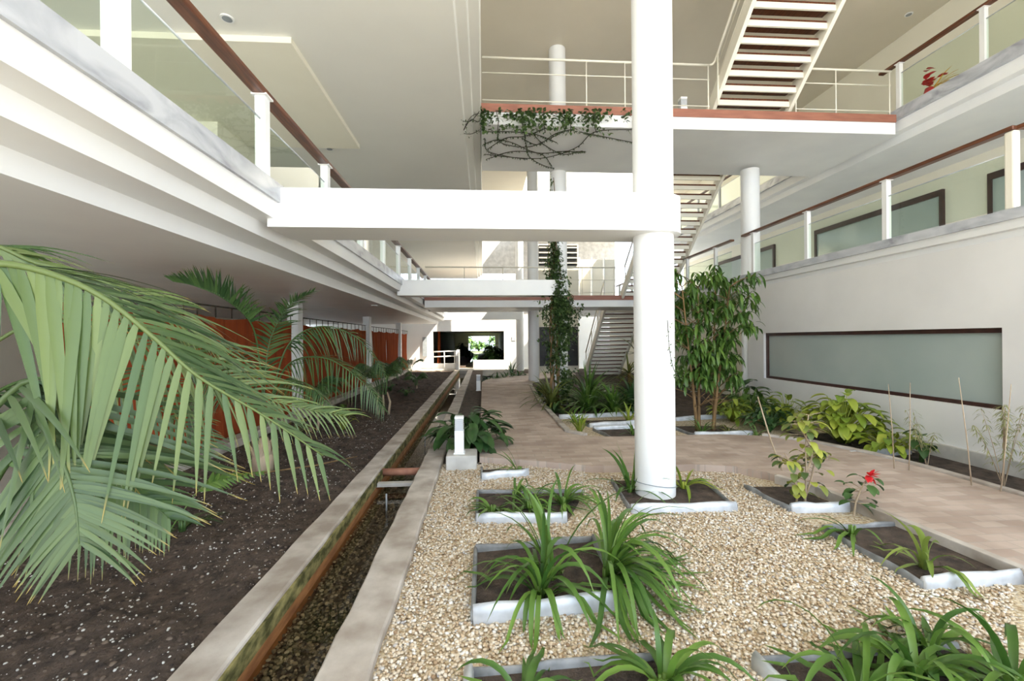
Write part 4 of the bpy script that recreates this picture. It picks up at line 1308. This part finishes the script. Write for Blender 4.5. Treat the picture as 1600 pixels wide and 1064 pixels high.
for px in (775, 815, 850, 890, 930):
    p = at(px, 172, 7.97)
    stem.tube([p, p + Vector((rg.uniform(-.05, .05), -0.01, -0.2)), p + Vector((0.02, 0.0, -0.42))], 0.008, 5)
stem.build('runners', TWIG, t, True)
lv.build('leaves', VINE, t, True)
t = thing('creeper_sprig', 'dry creeper sprig on edge of upper left slab', 'creeper', (0, 0, 0))
stem = MB(); lv = MB()
for k in range(4):
    y0 = 8.0 + rg.uniform(-.3, .6)
    pts = [Vector((-0.0, y0, 5.75)), Vector((-0.06, y0 + rg.uniform(-.2, .2), 5.69)), Vector((-0.2, y0 + rg.uniform(-.4, .4), 5.59)), Vector((-0.33, y0 + rg.uniform(-.6, .6), 5.51))]
    sp = smooth_path(pts, 8)
    stem.tube(sp, 0.006, 5)
    for p in sp: leaf_cluster(lv, p, rg, 2, 0.03, 0.04)
stem.build('runners', TWIG, t, True); lv.build('leaves', VINE, t, True)
t = thing('creeper_sprig', 'tiny dark creeper sprig clinging to nearest column', 'creeper', (0, 0, 0))
lv = MB(); stem = MB()
pts = [at(1043, 500, 4.155), at(1046, 545, 4.15), at(1052, 575, 4.16), at(1060, 590, 4.2)]
sp = smooth_path(pts, 12)
stem.tube(sp, 0.003, 5)
for p in sp: leaf_cluster(lv, p, rg, 3, 0.022, 0.028)
stem.build('runners', TWIG, t, True); lv.build('leaves', VINE, t, True)


# ------------------------------------------------------------------ flowering plant, poinsettia, wispy stalks
def twiggy(name, label, x, y, z, stems, seed, m, leaf_l, n_leaf, cat='plant', parts=None):
    t = thing(name, label, cat, (x, y, z))
    rg = random.Random(seed)
    st = MB(); lv = MB()
    for pts in stems:
        sp = smooth_path(pts, 12)
        st.tube(sp, [0.011 * (1 - 0.6 * i / 12) for i in range(13)], 7)
        for _ in range(n_leaf):
            k = rg.randint(3, 12)
            a = rg.uniform(0, 6.283)
            d = Vector((math.cos(a), math.sin(a), rg.uniform(-0.2, 0.5)))
            e = sp[k] + d * rg.uniform(0.03, 0.12)
            st.tube([sp[k], e], 0.003, 4)
            lv.leaf(e, d, leaf_l * rg.uniform(0.7, 1.2), leaf_l * 0.55, rg.uniform(0.6, 1.8), 5, 'oval', 0.25, rg.random())
    st.build('stems', BARK, t, True)
    lv.build('leaves', m, t, True)
    return t


twiggy('garden_shrub', 'spindly shrub with pale stem in bed by path bend', 3.05, 3.95, 0.0,
       [[(0, 0, -0.03), (0.02, 0, 0.3), (0.03, 0.02, 0.55), (0.06, 0.02, 0.85)], [(0.02, 0, 0.3), (0.08, 0, 0.5), (0.0, 0.03, 0.7), (-0.03, 0.03, 0.82)], [(-0.12, -0.05, -0.03), (-0.12, -0.05, 0.2), (-0.15, 0, 0.4), (-0.2, 0, 0.5)],
        [(0, 0, 0.05), (0.1, 0.05, 0.2), (0.16, 0.08, 0.35), (0.2, 0.1, 0.45)]], 5, mk_leaf('variegated_leaf', (0.05, 0.10, 0.035), (0.42, 0.44, 0.07)), 0.11, 26)
t = twiggy('poinsettia', 'poinsettia with single red flower head over the path edge', 3.32, 3.7, 0.0,
           [[(0, 0, -0.03), (0.02, 0.0, 0.1), (0.06, 0.0, 0.2), (0.13, 0.0, 0.32)]], 6, DEEP, 0.12, 20)
fl = MB()
rg = random.Random(3)
for k in range(12):
    a = k * 0.55
    fl.leaf((0.14, -0.02, 0.345), (math.cos(a), -0.55 + 0.2 * rg.random(), math.sin(a) * 0.8 + 0.15), 0.06 + 0.035 * rg.random(), 0.038, 0.4, 4, 'oval', 0.2, rg.random())
fl.build('flower', REDPET, t, True)
o = MB().tube([tuple(gnd(1226, 745)), tuple(at(1205, 690, gnd(1226, 745).y)), tuple(at(1184, 620, gnd(1226, 745).y))], [0.010, 0.009, 0.007], 7).build('garden_stake', BARK, smooth=True)
tag(o, 'thin leaning pale stake left of spindly shrub', 'stake')
# thin canes and wispy plants by the right wall
for i, (px, py, top, lab) in enumerate([(1398, 742, (1388, 600), 'thin leaning cane nearest the yellow green shrubs'), (1420, 745, (1422, 598), 'thin upright cane right of yellow green shrubs'),
                                        (1520, 770, (1498, 590), 'thin leaning cane before middle of right wall'), (1562, 780, (1580, 600), 'thin cane closest to right frame edge')]):
    q = gnd(px, py)
    o = MB().tube([(q.x, q.y, -0.03), tuple(at((px + top[0]) / 2 + 1, (py + top[1]) / 2, q.y)), tuple(at(top[0], top[1], q.y))], [0.007, 0.005, 0.003], 6).build('garden_cane', BARK, smooth=True)
    tag(o, lab, 'cane')


def wispy(label, x, y, H, n, seed):
    t = thing('wispy_bamboo', label, 'plant', (x, y, 0))
    rg = random.Random(seed)
    st = MB(); lv = MB()
    for k in range(n):
        a = rg.uniform(0, 6.283)
        e = Vector((math.cos(a) * 0.22, math.sin(a) * 0.22, H * rg.uniform(0.7, 1.1)))
        sp = smooth_path([(0, 0, -0.03), e * 0.5 + Vector((0, 0, 0.05)), e], 12)
        st.tube(sp, [0.005 - 0.0003 * i for i in range(13)], 5)
        for _ in range(34):
            p = sp[rg.randint(4, 12)]
            b = rg.uniform(0, 6.283)
            lv.leaf(p, (math.cos(b), math.sin(b), rg.uniform(-.3, .5)), rg.uniform(0.06, 0.13), 0.010, 1.3, 4, 'lance', 0.2, rg.random())
    st.build('stems', BARK, t, True)
    lv.build('leaves', WISP, t, True)
    return t


wispy('wispy bamboo at right frame edge before the wall', 5.5, 4.25, 0.85, 9, 3)
wispy('small wispy bamboo right of yellow green shrubs', 5.45, 5.0, 0.62, 4, 4)
wispy('second wispy bamboo almost at right frame edge', 5.45, 3.95, 0.6, 7, 5)

# ------------------------------------------------------------------ details
t = thing('vase_of_flowers', 'red and yellow flowers behind glass on second floor', 'flowers', (8.55, 7.75, 5.86))
MB().tube([(0, 0, 0), (0, 0, 0.25), (0, 0, 0.48)], [0.08, 0.12, 0.06], 14).build('vase', REDPET, t, True)
fl = MB(); rg = random.Random(8); fr = MB()
for k in range(16):
    x = rg.uniform(-0.22, 0.1); h = rg.uniform(0.5, 0.8)
    fl.leaf((x, rg.uniform(-.1, .1), h), (rg.uniform(-1, 1), -1, rg.uniform(-.3, 1)), 0.16, 0.1, 0.5, 4, 'oval', 0.2, 0.5)
    x = rg.uniform(0.05, 0.5)
    fr.leaf((0.05, rg.uniform(-.1, .1), 0.45), (x * 2, rg.uniform(-.4, .2), 1), rg.uniform(0.35, 0.5), 0.05, 0.8, 4, 'lance', 0.2, 0.5)
fl.build('red_flowers', REDPET, t, True); fr.build('yellow_flowers', YELLOWPET, t, True)
for i, (px, py, z, lab) in enumerate([(355, 28, 5.52, 'round ceiling spotlight in upper left soffit, nearer one'), (515, 232, 5.52, 'round ceiling spotlight in upper left soffit, farther one'),
                                      (1420, 22, 8.75, 'small ceiling light high at top right'), (585, 477, 2.436, 'small round light in soffit above curtains')]):
    g = gnd(px, py, z)
    t = thing('ceiling_spotlight', lab, 'ceiling light', (g.x, g.y, z))
    round_edges(MB().cyl((0, 0), 0.075, -0.015, 0.0, 24).build('rim', WHITE, t))
    MB().cyl((0, 0), 0.055, -0.018, -0.0, 24).build('lens', GREYBOX, t)
pts = [(1.75 + 0.207 * math.cos(a), 4.35 + 0.207 * math.sin(a), 0.115 + 0.035 * math.cos(a + 2.4)) for a in [2 * math.pi * k / 40 for k in range(41)]]
o = MB().tube(pts, 0.004, 6).build('tie_wire', GREYBOX, smooth=True)
tag(o, 'thin grey wire looped around foot of nearest column', 'wire')
# left first floor: cream extractor hood seen through the glass
t = thing('extractor_hood', 'cream tapered hood behind left balustrade glass', 'hood', (0, 0, 0))
hv = [(-6.2, 7.9, 4.85), (-4.6, 7.9, 4.85), (-4.6, 9.6, 4.85), (-6.2, 9.6, 4.85), (-5.7, 8.3, 4.05), (-5.0, 8.3, 4.05), (-5.0, 9.2, 4.05), (-5.7, 9.2, 4.05)]
MB().add(hv, [(0, 1, 2, 3), (7, 6, 5, 4), (0, 4, 5, 1), (1, 5, 6, 2), (2, 6, 7, 3), (3, 7, 4, 0)]).build('cone', CREAM, t)
MB().box((-6.2, 7.9, 4.85), (-4.6, 9.6, 5.5)).build('box', CREAM, t)
o = bevel(MB().box((-7.0, 10.5, 2.86), (-6.4, 10.6, 4.8)).build('door_panel', CREAM))
tag(o, 'cream panel standing beyond hood on left first floor', 'panel')
# dark louvred core behind the creeper column
t = thing('service_core', 'cream block with dark glazing behind creeper column', 'building block', (0, 0, 0))
MB().box((2.55, 20.0, 0.0), (4.45, 21.4, 6.0)).build('wall', CREAM, t)
for z0, z1, k in ((0.35, 2.15, 0), (5.0, 5.95, 4)):
    w_ = MB().box((2.6, 19.96, z0), (4.4, 19.99, z1)).build('glazing', BLACK, t)
    for j in range(k):
        z = z0 + (z1 - z0) * (j + 0.5) / k
        MB().box((2.6, 19.9, z - 0.02), (4.4, 19.96, z + 0.02)).build('louvre', CREAM_METAL, w_)
for i, x in enumerate((4.9, 5.5, 6.1)):
    t = thing('glazed_panel', 'pale glazed panel beside the dark block, upper storey', 'glazed panel', (x, 20.5, 2.99), 0, 'glazed panels by the dark block')
    MB().box((-0.25, 0, 0), (0.25, 0.03, 2.4)).build('pane', CREAM_METAL, t)
    MB().box((-0.29, -0.02, 0), (-0.25, 0.05, 2.5)).build('frame', WHITE, t)
box_s('ceiling_core', (4.45, 20.0, 2.7), (6.7, 21.4, 2.99), WHITE)
o = MB().tube([(-2.65, 5.3, 0.045), (-2.1, 5.55, 0.05), (-1.7, 5.95, 0.045)], [0.01, 0.009, 0.006], 7).build('fallen_stick', BROWN_BARK, smooth=True)
tag(o, 'thin fallen stick on dark soil beside second palm', 'stick')
# sunlit end: hand rail and sloping parapet
t = thing('ramp_parapet', 'sloping white parapet before the sunlit opening', 'parapet', (0, 0, 0))
v_ = [(-1.45, 22.7, 0.02), (-1.45, 24.0, 0.02), (-1.45, 24.0, 1.05), (-1.45, 23.3, 1.0), (-1.45, 22.7, 0.75), (-1.3, 22.7, 0.02), (-1.3, 24.0, 0.02), (-1.3, 24.0, 1.05), (-1.3, 23.3, 1.0), (-1.3, 22.7, 0.75)]
MB().add(v_, [(0, 1, 2, 3, 4), (9, 8, 7, 6, 5), (0, 5, 6, 1), (1, 6, 7, 2), (2, 7, 8, 3), (3, 8, 9, 4), (4, 9, 5, 0)]).build('wall', WHITE, t)
t = thing('railing', 'white rail with two bars before the sunlit opening', 'railing')
for h in (0.68, 0.95):
    MB().tube([(-2.75, 23.6, h), (-1.4, 23.6, h + 0.04)], 0.03, 8).build('handrail', WHITE, t, True)
for x in (-2.7, -2.1, -1.55):
    MB().tube([(x, 23.6, 0.02), (x, 23.6, 0.95)], 0.022, 8).build('post', WHITE, t, True)
o = bevel(MB().box((-3.3, 23.9, 0.7), (-3.05, 23.99, 1.75)).build('meter_box', GREYBOX))
tag(o, 'tall grey box on sunlit wall beside last curtain', 'box')
t = thing('wall_sign', 'small pale sign with dark figure on end wall pillar', 'sign', (1.72, 23.98, 1.65))
MB().box((-0.12, -0.02, -0.12), (0.12, 0.0, 0.12)).build('plate', WHITE, t)
mk = MB().box((-0.03, -0.028, -0.09), (0.03, -0.02, 0.02))
mk.cyl((0, -0.024), 0.001, 0, 0.001, 8)
mk.box((-0.02, -0.028, 0.035), (0.02, -0.02, 0.075)).build('symbol', GREYBOX, t)
# curtain and greenery in the far corridor
t = curtain(24.6, 25.6, 2.0, 'orange curtain inside the far garden corridor', 9)
t.location = (1.55, 0, 0.114)
del t['group']
for i, (x, y, H, m) in enumerate([(0.7, 26.5, 1.2, DEEP), (0.65, 29, 1.2, GREEN), (-1.9, 40, 1.3, DEEP), (0.6, 34, 1.2, DEEP), (-1.4, 36, 0.8, DEEP)]):
    broadleaf('corridor_plant', ['bush at right just inside far corridor', 'second bush at right inside far corridor', 'dark bush at left deep in far corridor', 'bush at right deep in far corridor',
                                 'low bush beside far water channel'][i], x, y, 0.12, 70, H, 0.5, 0.2, 200 + i, m, 0.5, cat='bush')
for i, (x, y, H) in enumerate([(-2.2, 50, 3.0), (1.6, 51, 3.2), (-0.6, 58, 1.6)]):
    t = broadleaf('garden_tree', ['tree left in bright garden beyond far corridor', 'tree right in bright garden beyond far corridor', 'low shrub in bright garden beyond far corridor'][i], x, y, 0.05, 160, H, 0.7, 0.3, 210 + i, GREEN, 1.3, cat='tree')
